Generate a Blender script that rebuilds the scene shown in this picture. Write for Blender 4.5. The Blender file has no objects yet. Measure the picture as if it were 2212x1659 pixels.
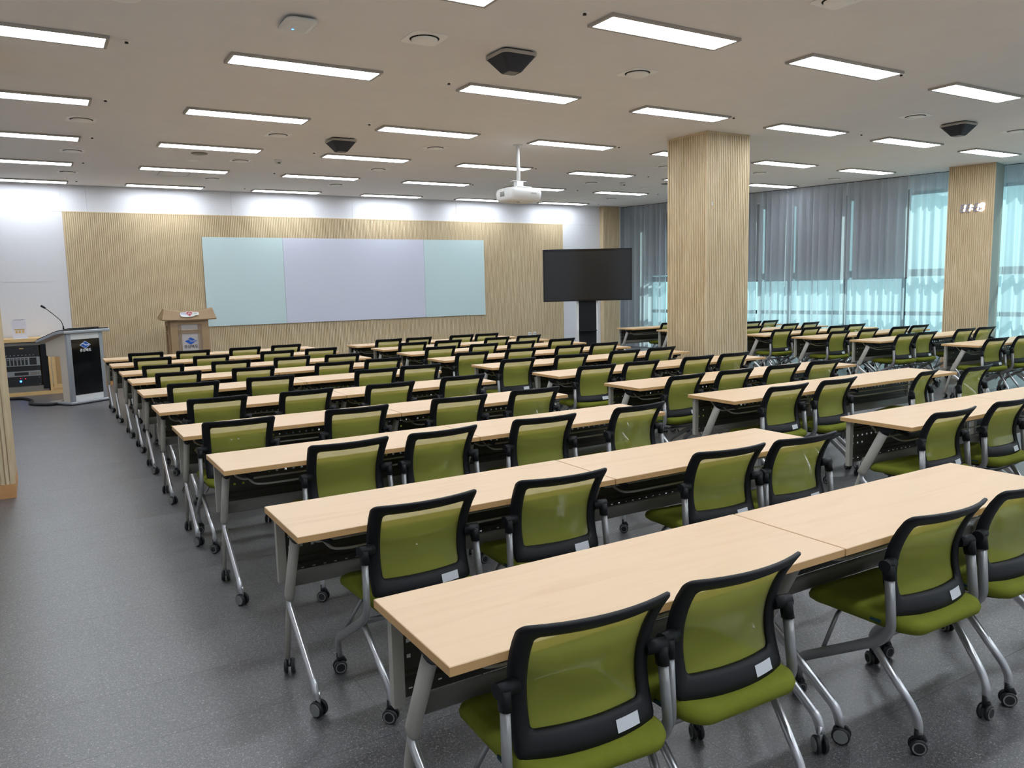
import bpy, bmesh, math, random
from mathutils import Vector, Matrix
random.seed(7)
S = bpy.context.scene
COL = S.collection
PI = math.pi

# ---------------------------------------------------------------- camera
R = ((0.8550234721, -0.5181147673, -0.0221799462), (0.0833264647, 0.0950446418, 0.9919794435), (0.5118511135, 0.8500138846, -0.1244380715))
cd = bpy.data.cameras.new('camera'); cam = bpy.data.objects.new('camera', cd); COL.objects.link(cam)
cd.sensor_fit = 'HORIZONTAL'; cd.sensor_width = 36; cd.lens = 27.5086; cd.clip_start = .05; cd.clip_end = 200
cam.matrix_world = Matrix(((R[0][0], R[1][0], -R[2][0], 0), (R[0][1], R[1][1], -R[2][1], 0), (R[0][2], R[1][2], -R[2][2], 1.65), (0, 0, 0, 1)))
S.camera = cam

# ---------------------------------------------------------------- light and exposure
S.view_settings.view_transform = 'Standard'; S.view_settings.look = 'None'
S.view_settings.exposure = 0.0; S.view_settings.gamma = 1.0; S.view_settings.use_curve_mapping = False
SKY = (0.6, 0.8, 0.86); SKY_POWER = 1.6
SUN_POWER = 7.0; LAMP_POWER = 20.5
w = bpy.data.worlds.new('sky'); S.world = w; w.use_nodes = True
bg = w.node_tree.nodes['Background']; bg.inputs[0].default_value = (*SKY, 1); bg.inputs[1].default_value = SKY_POWER
# window wall runs slanted: P(s, off) along WD, WN points outside
W0 = Vector((13.0566, 16.1278, 0)); WD = Vector((.2147, -.9767, 0)); WN = Vector((.9767, .2147, 0))
def PW(s, off, z): return W0 + WD * s + WN * off + Vector((0, 0, z))
sd = bpy.data.lights.new('sun', 'SUN'); sun = bpy.data.objects.new('sun', sd); COL.objects.link(sun)
sd.energy = SUN_POWER; sd.angle = math.radians(.6); sd.color = (1, .97, .92)
_from = WN * math.cos(math.radians(40)) + WD * .2 + Vector((0, 0, math.sin(math.radians(40))))
sun.rotation_euler = _from.to_track_quat('Z', 'Y').to_euler()

# ---------------------------------------------------------------- helpers
def lin(c): return tuple(((v / 255) / 12.92 if v / 255 <= .04045 else ((v / 255 + .055) / 1.055) ** 2.4) for v in c)
def nt(name):
    m = bpy.data.materials.new(name); m.use_nodes = True
    t = m.node_tree; return m, t, t.nodes, t.links, t.nodes['Principled BSDF']
def mat(name, rgb, rough=.5, metal=0., spec=.5, noise=0., nscale=(20, 20, 20), bump=0., bscale=200., emit=None, rand=0., coat=0.):
    """procedural principled material, rgb as 0-255 sRGB; noise = relative colour variation"""
    m, t, N, L, b = nt(name)
    c = lin(rgb)
    b.inputs['Base Color'].default_value = (*c, 1); b.inputs['Roughness'].default_value = rough
    b.inputs['Metallic'].default_value = metal; b.inputs['Specular IOR Level'].default_value = spec
    if coat: b.inputs['Coat Weight'].default_value = coat; b.inputs['Coat Roughness'].default_value = .08
    if noise or bump or rand:
        tc = N.new('ShaderNodeTexCoord'); oi = N.new('ShaderNodeObjectInfo')
        off = N.new('ShaderNodeVectorMath'); off.operation = 'MULTIPLY_ADD'
        L.new(tc.outputs['Object'], off.inputs[0]); off.inputs[1].default_value = nscale
        rv = N.new('ShaderNodeMath'); rv.operation = 'MULTIPLY'; rv.inputs[1].default_value = 57.3; L.new(oi.outputs['Random'], rv.inputs[0])
        L.new(rv.outputs[0], off.inputs[2])
    if noise or rand:
        nz = N.new('ShaderNodeTexNoise'); nz.inputs['Scale'].default_value = 1; nz.inputs['Detail'].default_value = 4; L.new(off.outputs[0], nz.inputs['Vector'])
        mr = N.new('ShaderNodeMapRange'); mr.inputs[1].default_value = .3; mr.inputs[2].default_value = .7
        mr.inputs[3].default_value = 1 - noise; mr.inputs[4].default_value = 1 + noise; L.new(nz.outputs[0], mr.inputs[0])
        last = mr.outputs[0]
        if rand:
            r2 = N.new('ShaderNodeMapRange'); r2.inputs[3].default_value = 1 - rand; r2.inputs[4].default_value = 1 + rand; L.new(oi.outputs['Random'], r2.inputs[0])
            mm = N.new('ShaderNodeMath'); mm.operation = 'MULTIPLY'; L.new(last, mm.inputs[0]); L.new(r2.outputs[0], mm.inputs[1]); last = mm.outputs[0]
        vm = N.new('ShaderNodeVectorMath'); vm.operation = 'SCALE'; vm.inputs[0].default_value = c; L.new(last, vm.inputs['Scale'])
        L.new(vm.outputs[0], b.inputs['Base Color'])
    if bump:
        n2 = N.new('ShaderNodeTexNoise'); n2.inputs['Scale'].default_value = bscale; n2.inputs['Detail'].default_value = 2; L.new(tc.outputs['Object'], n2.inputs['Vector'])
        bp = N.new('ShaderNodeBump'); bp.inputs['Strength'].default_value = bump; bp.inputs['Distance'].default_value = .002
        L.new(n2.outputs[0], bp.inputs['Height']); L.new(bp.outputs[0], b.inputs['Normal'])
    if emit: b.inputs['Emission Color'].default_value = (*lin(emit[0]), 1); b.inputs['Emission Strength'].default_value = emit[1]
    return m

class MB:
    """collects faces of one mesh"""
    def __init__(s): s.v = []; s.f = []; s.mi = []; s.sm = []; s.m = 0
    def add(s, vs, fs, smooth=False):
        o = len(s.v); s.v += [tuple(v) for v in vs]
        for f in fs: s.f.append([i + o for i in f]); s.mi.append(s.m); s.sm.append(smooth)
        return s
    def box(s, a, b, M=None):
        x0, y0, z0 = a; x1, y1, z1 = b
        vs = [Vector(p) for p in ((x0, y0, z0), (x1, y0, z0), (x1, y1, z0), (x0, y1, z0), (x0, y0, z1), (x1, y0, z1), (x1, y1, z1), (x0, y1, z1))]
        if M: vs = [M @ v for v in vs]
        return s.add(vs, [(0, 3, 2, 1), (4, 5, 6, 7), (0, 1, 5, 4), (1, 2, 6, 5), (2, 3, 7, 6), (3, 0, 4, 7)])
    def wbox(s, s0, s1, o0, o1, z0, z1):
        vs = [PW(*p) for p in ((s0, o0, z0), (s1, o0, z0), (s1, o1, z0), (s0, o1, z0), (s0, o0, z1), (s1, o0, z1), (s1, o1, z1), (s0, o1, z1))]
        return s.add(vs, [(0, 1, 2, 3), (7, 6, 5, 4), (4, 5, 1, 0), (5, 6, 2, 1), (6, 7, 3, 2), (7, 4, 0, 3)])
    def rings(s, rr, cap=True, smooth=True, closed=True):
        n = len(rr[0]); vs = [p for r in rr for p in r]; fs = []
        for i in range(len(rr) - 1):
            for j in range(n if closed else n - 1):
                k = (j + 1) % n; fs.append((i * n + j, i * n + k, (i + 1) * n + k, (i + 1) * n + j))
        s.add(vs, fs, smooth)
        if cap:
            o = len(s.v) - len(vs)
            for r in (range(n - 1, -1, -1), range((len(rr) - 1) * n, len(rr) * n)):
                s.f.append([o + q for q in r]); s.mi.append(s.m); s.sm.append(False)
        return s
    def tube(s, pts, r, n=10, b=None, up=(1, 0, 0), cap=True):
        """sweep an ellipse (r across 'up', b across the other axis) along pts"""
        b = b or r; P = [Vector(p) for p in pts]; rr = []
        for i, p in enumerate(P):
            t = (P[min(i + 1, len(P) - 1)] - P[max(i - 1, 0)]).normalized()
            u = Vector(up); u = (u - t * u.dot(t))
            if u.length < 1e-4: u = Vector((0, 1, 0)) - t * t.y
            u.normalize(); q = t.cross(u)
            rr.append([p + u * (r * math.cos(2 * PI * k / n)) + q * (b * math.sin(2 * PI * k / n)) for k in range(n)])
        return s.rings(rr, cap)
    def cyl(s, p0, p1, r, n=14, r1=None):
        P = [Vector(p0), Vector(p1)]; t = (P[1] - P[0]).normalized(); u = t.orthogonal().normalized(); q = t.cross(u)
        rr = [[p + u * (rad * math.cos(2 * PI * k / n)) + q * (rad * math.sin(2 * PI * k / n)) for k in range(n)] for p, rad in zip(P, (r, r if r1 is None else r1))]
        return s.rings(rr, True)
    def prism(s, poly, M, d):
        """polygon in local xy, extruded by d along local z, mapped by matrix M"""
        n = len(poly); a = [M @ Vector((x, y, 0)) for x, y in poly]; c = [M @ Vector((x, y, d)) for x, y in poly]
        return s.add(a + c, [tuple(range(n - 1, -1, -1)), tuple(range(n, 2 * n))] + [(i, (i + 1) % n, n + (i + 1) % n, n + i) for i in range(n)])
    def build(s, name, mats, parent=None, kind=None):
        me = bpy.data.meshes.new(name); me.from_pydata(s.v, [], s.f)
        for m in (mats if isinstance(mats, (list, tuple)) else [mats]): me.materials.append(m)
        me.polygons.foreach_set('material_index', s.mi); me.polygons.foreach_set('use_smooth', s.sm); me.update()
        return link(name, me, parent, kind)
def link(name, me, parent=None, kind=None):
    o = bpy.data.objects.new(name, me); COL.objects.link(o)
    if parent: o.parent = parent
    if kind: o['kind'] = kind
    return o
def bevel(o, w, seg=2):
    bm = bmesh.new(); bm.from_mesh(o.data)
    bmesh.ops.remove_doubles(bm, verts=bm.verts, dist=1e-5)
    ed = [e for e in bm.edges if len(e.link_faces) == 2 and e.calc_face_angle(0) > .5]
    bmesh.ops.bevel(bm, geom=ed, offset=w, segments=seg, profile=.5, affect='EDGES', clamp_overlap=True)
    for f in bm.faces: f.smooth = False
    bm.to_mesh(o.data); bm.free(); return o
def tag(o, label, cat, group=None):
    o['label'] = label; o['category'] = cat
    if group: o['group'] = group
    return o
def thing(name, label, cat, loc=(0, 0, 0), rz=0., group=None):
    o = bpy.data.objects.new(name, None); COL.objects.link(o); o.empty_display_size = .1
    o.location = loc; o.rotation_euler = (0, 0, rz); return tag(o, label, cat, group)
def kids(o): return [c for c in KID.get(o.name, [])]
KID = {}
def index_children():
    KID.clear()
    for o in bpy.data.objects:
        if o.parent: KID.setdefault(o.parent.name, []).append(o)
def dup(root, loc, rz, label):
    r = root.copy(); COL.objects.link(r); r.location = loc; r.rotation_euler = (0, 0, rz); r['label'] = label
    for ch in kids(root):
        c = ch.copy(); COL.objects.link(c); c.parent = r
        for g in kids(ch):
            d = g.copy(); COL.objects.link(d); d.parent = c
    return r
def fillet(pts, rad, n=5):
    P = [Vector(p) for p in pts]; out = [P[0]]
    for i in range(1, len(P) - 1):
        a, b = P[i - 1] - P[i], P[i + 1] - P[i]; r = min(rad, a.length * .45, b.length * .45)
        A, B = P[i] + a.normalized() * r, P[i] + b.normalized() * r
        for k in range(n + 1):
            t = k / n; out.append(A * (1 - t) ** 2 + P[i] * 2 * t * (1 - t) + B * t * t)
    return out + [P[-1]]
def rrect(hx, hy, r, n=5, cx=0., cy=0.):
    out = []
    for sx, sy, a0 in ((1, 1, 0), (-1, 1, 90), (-1, -1, 180), (1, -1, 270)):
        for k in range(n + 1):
            a = math.radians(a0 + 90 * k / n); out.append((cx + sx * (hx - r) + r * math.cos(a), cy + sy * (hy - r) + r * math.sin(a)))
    return out
def lerp_tab(tab, x):
    for (x0, y0), (x1, y1) in zip(tab, tab[1:]):
        if x <= x1:
            t = (x - x0) / (x1 - x0); t = max(0, min(1, t)); return y0 + (y1 - y0) * t
    return tab[-1][1]
def text_mesh(body, size, bold=0.):
    c = bpy.data.curves.new('lettering', 'FONT'); c.body = body; c.size = size; c.align_x = 'CENTER'; c.align_y = 'CENTER'; c.offset = bold; c.extrude = .0006
    o = bpy.data.objects.new('lettering', c); COL.objects.link(o)
    me = bpy.data.meshes.new_from_object(o.evaluated_get(bpy.context.evaluated_depsgraph_get()))
    bpy.data.objects.remove(o); bpy.data.curves.remove(c); return me
def place_text(name, body, size, m, parent, M, bold=0.):
    me = text_mesh(body, size, bold); me.materials.clear(); me.materials.append(m); me.transform(M); return link(name, me, parent)
ORD = ['first', 'second', 'third', 'fourth', 'fifth', 'sixth', 'seventh', 'eighth', 'ninth', 'tenth', 'eleventh']

# ---------------------------------------------------------------- materials
M = {}
M['ceiling'] = mat('ceiling_paint', (236, 232, 230), .9, noise=.015, nscale=(3, 3, 3))
M['plaster'] = mat('wall_paint', (226, 226, 228), .85)
M['trim'] = mat('baseboard_wood', (196, 146, 92), .45, noise=.06, nscale=(2, 2, 30))
def slat_wood():
    m, t, N, L, b = nt('grooved_oak_veneer')
    tc = N.new('ShaderNodeTexCoord'); mp = N.new('ShaderNodeMapping'); mp.inputs['Scale'].default_value = (45, 45, 3.2); L.new(tc.outputs['Object'], mp.inputs[0])
    n1 = N.new('ShaderNodeTexNoise'); n1.inputs['Scale'].default_value = 1; n1.inputs['Detail'].default_value = 6; L.new(mp.outputs[0], n1.inputs['Vector'])
    n2 = N.new('ShaderNodeTexNoise'); n2.inputs['Scale'].default_value = .9; n2.inputs['Detail'].default_value = 2; L.new(tc.outputs['Object'], n2.inputs['Vector'])
    cr = N.new('ShaderNodeValToRGB'); cr.color_ramp.elements[0].position = .32; cr.color_ramp.elements[1].position = .7
    cr.color_ramp.elements[0].color = (*lin((190, 166, 128)), 1); cr.color_ramp.elements[1].color = (*lin((220, 201, 166)), 1)
    ad = N.new('ShaderNodeMath'); ad.operation = 'MULTIPLY_ADD'; ad.inputs[1].default_value = .75; L.new(n1.outputs[0], ad.inputs[0])
    m2 = N.new('ShaderNodeMath'); m2.operation = 'MULTIPLY'; m2.inputs[1].default_value = .25; L.new(n2.outputs[0], m2.inputs[0]); L.new(m2.outputs[0], ad.inputs[2])
    L.new(ad.outputs[0], cr.inputs[0]); L.new(cr.outputs[0], b.inputs['Base Color']); b.inputs['Roughness'].default_value = .6
    return m
M['slat'] = slat_wood()
def perforated():
    m, t, N, L, b = nt('white_perforated_panel')
    tc = N.new('ShaderNodeTexCoord'); sp = N.new('ShaderNodeSeparateXYZ'); L.new(tc.outputs['Object'], sp.inputs[0])
    def osc(o):
        a = N.new('ShaderNodeMath'); a.operation = 'MULTIPLY'; a.inputs[1].default_value = 2 * PI / .018; L.new(o, a.inputs[0])
        s_ = N.new('ShaderNodeMath'); s_.operation = 'COSINE'; L.new(a.outputs[0], s_.inputs[0]); return s_.outputs[0]
    ad = N.new('ShaderNodeMath'); ad.operation = 'ADD'; L.new(osc(sp.outputs[0]), ad.inputs[0]); L.new(osc(sp.outputs[2]), ad.inputs[1])
    mr = N.new('ShaderNodeMapRange'); mr.inputs[1].default_value = .7; mr.inputs[2].default_value = 1.3; L.new(ad.outputs[0], mr.inputs[0])
    mx = N.new('ShaderNodeMix'); mx.data_type = 'RGBA'; L.new(mr.outputs[0], mx.inputs[0])
    mx.inputs[6].default_value = (*lin((222, 221, 224)), 1); mx.inputs[7].default_value = (*lin((198, 196, 198)), 1)
    L.new(mx.outputs[2], b.inputs['Base Color']); b.inputs['Roughness'].default_value = .75; return m
M['perf'] = perforated()
def vinyl():
    m, t, N, L, b = nt('grey_speckled_vinyl')
    tc = N.new('ShaderNodeTexCoord'); ge = N.new('ShaderNodeNewGeometry'); oi = N.new('ShaderNodeObjectInfo')
    v1 = N.new('ShaderNodeTexNoise'); v1.inputs['Scale'].default_value = 150; v1.inputs['Detail'].default_value = 2; v1.inputs['Distortion'].default_value = 1.5; L.new(ge.outputs['Position'], v1.inputs['Vector'])
    cr = N.new('ShaderNodeValToRGB'); e = cr.color_ramp.elements
    e[0].position = .36; e[0].color = (*lin((56, 54, 56)), 1); e[1].position = .74; e[1].color = (*lin((162, 160, 159)), 1)
    k = e.new(.56); k.color = (*lin((80, 78, 80)), 1); L.new(v1.outputs[0], cr.inputs[0])
    r2 = N.new('ShaderNodeMapRange'); r2.inputs[3].default_value = .97; r2.inputs[4].default_value = 1.03; L.new(oi.outputs['Random'], r2.inputs[0])
    n3 = N.new('ShaderNodeTexNoise'); n3.inputs['Scale'].default_value = 2.2; n3.inputs['Detail'].default_value = 4; L.new(ge.outputs['Position'], n3.inputs['Vector'])
    r3 = N.new('ShaderNodeMapRange'); r3.inputs[3].default_value = .9; r3.inputs[4].default_value = 1.1; L.new(n3.outputs[0], r3.inputs[0])
    mm = N.new('ShaderNodeMath'); mm.operation = 'MULTIPLY'; L.new(r2.outputs[0], mm.inputs[0]); L.new(r3.outputs[0], mm.inputs[1])
    vm = N.new('ShaderNodeVectorMath'); vm.operation = 'SCALE'; L.new(cr.outputs[0], vm.inputs[0]); L.new(mm.outputs[0], vm.inputs['Scale']); L.new(vm.outputs[0], b.inputs['Base Color'])
    r4 = N.new('ShaderNodeMapRange'); r4.inputs[3].default_value = .34; r4.inputs[4].default_value = .44; b.inputs['Specular IOR Level'].default_value = .9; b.inputs['IOR'].default_value = 1.7; L.new(n3.outputs[0], r4.inputs[0]); L.new(r4.outputs[0], b.inputs['Roughness'])
    bp = N.new('ShaderNodeBump'); bp.inputs['Strength'].default_value = .25; bp.inputs['Distance'].default_value = .001; L.new(v1.outputs[0], bp.inputs['Height']); L.new(bp.outputs[0], b.inputs['Normal'])
    return m
M['vinyl'] = vinyl()
def table_wood():
    m, t, N, L, b = nt('beech_laminate')
    tc = N.new('ShaderNodeTexCoord'); oi = N.new('ShaderNodeObjectInfo')
    rv = N.new('ShaderNodeMath'); rv.operation = 'MULTIPLY'; rv.inputs[1].default_value = 91.7; L.new(oi.outputs['Random'], rv.inputs[0])
    mp = N.new('ShaderNodeVectorMath'); mp.operation = 'MULTIPLY_ADD'; mp.inputs[1].default_value = (2.2, 22, 10); L.new(tc.outputs['Object'], mp.inputs[0]); L.new(rv.outputs[0], mp.inputs[2])
    n1 = N.new('ShaderNodeTexNoise'); n1.inputs['Scale'].default_value = 1; n1.inputs['Detail'].default_value = 5; n1.inputs['Distortion'].default_value = .6; L.new(mp.outputs[0], n1.inputs['Vector'])
    cr = N.new('ShaderNodeValToRGB'); e = cr.color_ramp.elements
    e[0].position = .25; e[0].color = (*lin((211, 177, 138)), 1); e[1].position = .52; e[1].color = (*lin((218, 186, 148)), 1); L.new(n1.outputs[0], cr.inputs[0])
    L.new(cr.outputs[0], b.inputs['Base Color']); b.inputs['Roughness'].default_value = .42; return m
M['top'] = table_wood()
M['edge'] = mat('beech_edge_band', (202, 160, 106), .5, noise=.03, nscale=(4, 40, 60))
M['grey'] = mat('grey_powder_coat', (164, 160, 150), .42, spec=.5)
M['silver'] = mat('silver_tube', (214, 214, 216), .3, metal=.85)
M['chairtube'] = mat('silver_grey_tube', (150, 150, 150), .33, metal=.55)
M['panel'] = mat('dark_olive_sheet', (60, 58, 49), .45)
M['panelgrey'] = mat('grey_sheet', (118, 116, 108), .45)
M['black'] = mat('black_plastic', (19, 20, 23), .5, spec=.3, bump=.15, bscale=600)
M['rubber'] = mat('black_rubber', (22, 22, 24), .5)
M['hub'] = mat('grey_hub', (120, 120, 118), .4)
M['fabric'] = mat('green_seat_fabric', (114, 119, 36), .85, spec=.2, noise=.05, nscale=(40, 40, 40), bump=.35, bscale=700)
def meshfab():
    m, t, N, L, b = nt('green_mesh_weave'); b.inputs['Base Color'].default_value = (*lin((168, 170, 76)), 1); b.inputs['Roughness'].default_value = .7; b.inputs['Specular IOR Level'].default_value = .2
    tr = N.new('ShaderNodeBsdfTransparent'); tl = N.new('ShaderNodeBsdfTranslucent'); tl.inputs[0].default_value = (*lin((168, 170, 76)), 1)
    m1 = N.new('ShaderNodeMixShader'); m1.inputs[0].default_value = .3; L.new(b.outputs[0], m1.inputs[1]); L.new(tl.outputs[0], m1.inputs[2])
    m2 = N.new('ShaderNodeMixShader'); m2.inputs[0].default_value = .28; L.new(m1.outputs[0], m2.inputs[1]); L.new(tr.outputs[0], m2.inputs[2])
    L.new(m2.outputs[0], N['Material Output'].inputs[0]); return m
M['mesh'] = meshfab()
def stripes(name, base, ink, freq, axis=2, lo=.55, scale2=0.):
    m, t, N, L, b = nt(name); tc = N.new('ShaderNodeTexCoord'); sp = N.new('ShaderNodeSeparateXYZ'); L.new(tc.outputs['Object'], sp.inputs[0])
    a = N.new('ShaderNodeMath'); a.operation = 'MULTIPLY'; a.inputs[1].default_value = freq; L.new(sp.outputs[axis], a.inputs[0])
    s_ = N.new('ShaderNodeMath'); s_.operation = 'SINE'; L.new(a.outputs[0], s_.inputs[0])
    nz = N.new('ShaderNodeTexNoise'); nz.inputs['Scale'].default_value = freq * .35; L.new(tc.outputs['Object'], nz.inputs['Vector'])
    mu = N.new('ShaderNodeMath'); mu.operation = 'MULTIPLY'; L.new(s_.outputs[0], mu.inputs[0]); L.new(nz.outputs[0], mu.inputs[1])
    mr = N.new('ShaderNodeMapRange'); mr.inputs[1].default_value = .1; mr.inputs[2].default_value = .3; mr.inputs[4].default_value = lo; L.new(mu.outputs[0], mr.inputs[0])
    mx = N.new('ShaderNodeMix'); mx.data_type = 'RGBA'; L.new(mr.outputs[0], mx.inputs[0]); mx.inputs[6].default_value = (*lin(base), 1); mx.inputs[7].default_value = (*lin(ink), 1)
    L.new(mx.outputs[2], b.inputs['Base Color']); b.inputs['Roughness'].default_value = .5; return m
M['sticker'] = stripes('printed_sticker', (222, 224, 228), (110, 112, 118), 2300, lo=.45)
M['teal'] = mat('teal_label', (26, 64, 72), .6)
M['lampframe'] = mat('lamp_frame', (172, 166, 158), .5)
M['lamp'] = mat('lamp_diffuser', (255, 255, 255), .5, emit=((236, 245, 255), LAMP_POWER))
M['white'] = mat('white_plastic', (226, 226, 224), .4)
M['offwhite'] = mat('white_metal_plate', (250, 248, 244), .5)
M['void'] = mat('dark_gap', (38, 36, 34), .8)
M['charcoal'] = mat('charcoal_speaker_cloth', (44, 45, 52), .7)
M['dgrey'] = mat('grey_plate', (126, 122, 116), .5)
M['glassboard_g'] = mat('pale_green_glass', (196, 216, 216), .25, coat=.3)
M['glassboard_w'] = mat('pale_lilac_board', (204, 206, 220), .3, coat=.2)
M['screen'] = mat('black_screen', (34, 34, 35), .16, spec=.5)
M['blackgloss'] = mat('black_glass', (6, 6, 9), .1, spec=.6)
M['alu'] = mat('brushed_aluminium', (176, 178, 184), .35, metal=.7)
M['beige'] = mat('beige_laminate', (218, 206, 188), .5)
M['pine'] = mat('pine_frame', (222, 186, 128), .5, noise=.08, nscale=(6, 6, 30))
M['cork'] = mat('tan_board', (182, 146, 98), .7, noise=.04, nscale=(60, 60, 60))
M['podium'] = mat('tan_painted_wood', (158, 130, 96), .5, noise=.05, nscale=(3, 3, 20))
M['silverfab'] = mat('pale_grey_inset', (184, 176, 172), .5, noise=.05, nscale=(150, 150, 150))
M['blue'] = mat('blue_enamel', (24, 84, 176), .4)
M['ink'] = mat('black_ink', (34, 32, 34), .5)
M['red'] = mat('red_enamel', (180, 50, 64), .4)
M['purple'] = mat('violet_ink', (110, 100, 190), .5)
M['greenink'] = mat('green_ink', (90, 140, 120), .5)
M['gold'] = mat('ochre_ink', (206, 170, 100), .5)
M['paper'] = stripes('printed_notice', (228, 224, 232), (168, 164, 178), 330)
M['acrylic'] = mat('clear_acrylic_edge', (226, 228, 236), .2)
M['rackface'] = mat('black_rack_face', (30, 31, 33), .45)
M['racksilver'] = mat('silver_rack_face', (150, 154, 156), .35, metal=.3)
M['led_blue'] = mat('blue_led', (60, 120, 255), .4, emit=((40, 110, 255), 14))
M['led_red'] = mat('red_led', (200, 40, 60), .4, emit=((220, 40, 70), 2))
M['led_white'] = mat('clock_led', (255, 255, 255), .4, emit=((250, 245, 255), 2.2))
M['led_off'] = mat('clock_segment_off', (150, 146, 156), .4)
M['frame'] = mat('dark_aluminium_mullion', (66, 72, 78), .5)
M['blind'] = mat('grey_roller_blind', (150, 150, 150), .9)
M['pier'] = mat('grey_pier_paint', (150, 154, 146), .8)
def glass():
    m, t, N, L, b = nt('tinted_window_glass'); tr = N.new('ShaderNodeBsdfTransparent'); tr.inputs[0].default_value = (.8, .96, .96, 1)
    gl = N.new('ShaderNodeBsdfGlossy'); gl.inputs['Roughness'].default_value = .02; gl.inputs[0].default_value = (.9, .95, .95, 1)
    mx = N.new('ShaderNodeMixShader'); mx.inputs[0].default_value = .06; L.new(tr.outputs[0], mx.inputs[1]); L.new(gl.outputs[0], mx.inputs[2]); L.new(mx.outputs[0], N['Material Output'].inputs[0]); return m
M['glass'] = glass()
def sheer():
    m, t, N, L, b = nt('grey_sheer_voile'); c = (*lin((176, 182, 190)), 1)
    b.inputs['Base Color'].default_value = c; b.inputs['Roughness'].default_value = .9; b.inputs['Specular IOR Level'].default_value = .1
    tl = N.new('ShaderNodeBsdfTranslucent'); tl.inputs[0].default_value = (*lin((232, 236, 240)), 1); tr = N.new('ShaderNodeBsdfTransparent')
    m1 = N.new('ShaderNodeMixShader'); m1.inputs[0].default_value = .55; L.new(b.outputs[0], m1.inputs[1]); L.new(tl.outputs[0], m1.inputs[2])
    m2 = N.new('ShaderNodeMixShader'); m2.inputs[0].default_value = .32; L.new(m1.outputs[0], m2.inputs[1]); L.new(tr.outputs[0], m2.inputs[2])
    L.new(m2.outputs[0], N['Material Output'].inputs[0]); return m
M['sheer'] = sheer()

# ---------------------------------------------------------------- room shell
CZ = 3.585; YF = 16.06; XL = -2.6; YB = -3.2
XR = lambda y: PW((16.1278 - y) / .9767, .42, 0).x
def slab(name, pts, z0, z1, m):
    b = MB(); n = len(pts); b.add([(x, y, z0) for x, y in pts] + [(x, y, z1) for x, y in pts], [tuple(range(n - 1, -1, -1)), tuple(range(n, 2 * n))] + [(i, (i + 1) % n, n + (i + 1) % n, n + i) for i in range(n)])
    o = b.build(name, m); o['kind'] = 'structure'; return o
yb = [(XL - .2, YB - .2), (XR(YB - .2) + .2, YB - .2), (XR(YF + .4) + .2, YF + .4), (XL - .2, YF + .4)]
floor = slab('floor', yb, -.12, -.004, M['vinyl'])
ceiling = slab('ceiling', yb, CZ, CZ + .12, M['ceiling'])
def struct(name, a, b, m):
    o = MB().box(a, b).build(name, m); o['kind'] = 'structure'; return o
wall_left = struct('wall_left', (XL - .15, YB, 0), (XL, YF, CZ), M['plaster'])
wall_back = struct('wall_back', (XL, YB - .15, 0), (XR(YB), YB, CZ), M['plaster'])
wall_front = struct('wall_front', (XL, YF + .02, 0), (XR(YF), YF + .17, CZ), M['plaster'])

# floor tiles: nearest ones are parts, the rest one joined part
TS = .46; TX = .92; tile_x0 = .11; tile_y0 = 3.05
tm = MB().box((0, 0, -.004), (TX - .001, TS - .001, 0)); first = None; rest = MB(); cells = []
Rv = Vector(R[2]); Rr = Vector(R[0]); Ru = Vector(R[1])
def px(p):
    q = Vector(p) - Vector((0, 0, 1.65)); d = q.dot(Rv)
    return (1106 + 1690.25 * q.dot(Rr) / d, 829.5 - 1690.25 * q.dot(Ru) / d, d) if d > .05 else (None, None, d)
for i in range(-4, 22):
    for j in range(-14, 29):
        x, y = tile_x0 + i * TX, tile_y0 + j * TS
        if x < XL - 1 or y + TS > YF + .1 or x + TX > XR(y + TS) + .55 or y < YB - .15: continue
        u, v, d = px((x + TX / 2, y + TS / 2, 0)); vis = d > .05 and u is not None and -60 < u < 2270 and v < 1750
        hidden = x > 1.0 and y > 3.4 and x < 7.2
        cells.append((d if vis and not hidden else 1e3 + abs(d), x, y))
cells.sort()
for n_, (d, x, y) in enumerate(cells):
    if n_ < 300:
        if first is None: first = tm.build('floor_tile', M['vinyl'], floor); o = first
        else: o = first.copy(); COL.objects.link(o); o.parent = floor
        o.location = (x, y, 0)
    else: rest.box((x, y, -.004), (x + TX - .001, y + TS - .001, 0))
rest.build('floor_tiles_far', M['vinyl'], floor, 'stuff')

# grooved oak panelling
PER, SLW, GD = .033, .0235, .013
def slats(name, parent, O, U, Nn, width, z0, z1, seam=None, m='slat'):
    """vertical battens from O along U, proud along Nn, over a flat veneer backing"""
    O, U, Nn = Vector(O), Vector(U), Vector(Nn); b = MB(); n = int(width // PER); mar = (width - n * PER + (PER - SLW)) / 2
    segs = [(z0, z1)] if not seam else [(z0, seam - .001), (seam + .001, z1)]
    rng = random.Random(len(name) + int(width * 100))
    spans = [(mar + i * PER, mar + i * PER + SLW) for i in range(n)]
    for a, c in spans:
        for za, zb in segs:
            vs = []
            for (p, q) in ((a, 0), (c, 0), (c, GD), (a, GD)):
                vs.append(O + U * p + Nn * q)
            b.add([(v.x, v.y, za) for v in vs] + [(v.x, v.y, zb) for v in vs], [(3, 2, 6, 7), (1, 0, 3, 2)[:0] or (0, 3, 7, 4), (2, 1, 5, 6), (4, 7, 6, 5), (0, 1, 2, 3)])
    return b.build(name, M[m], parent, 'stuff')
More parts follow.
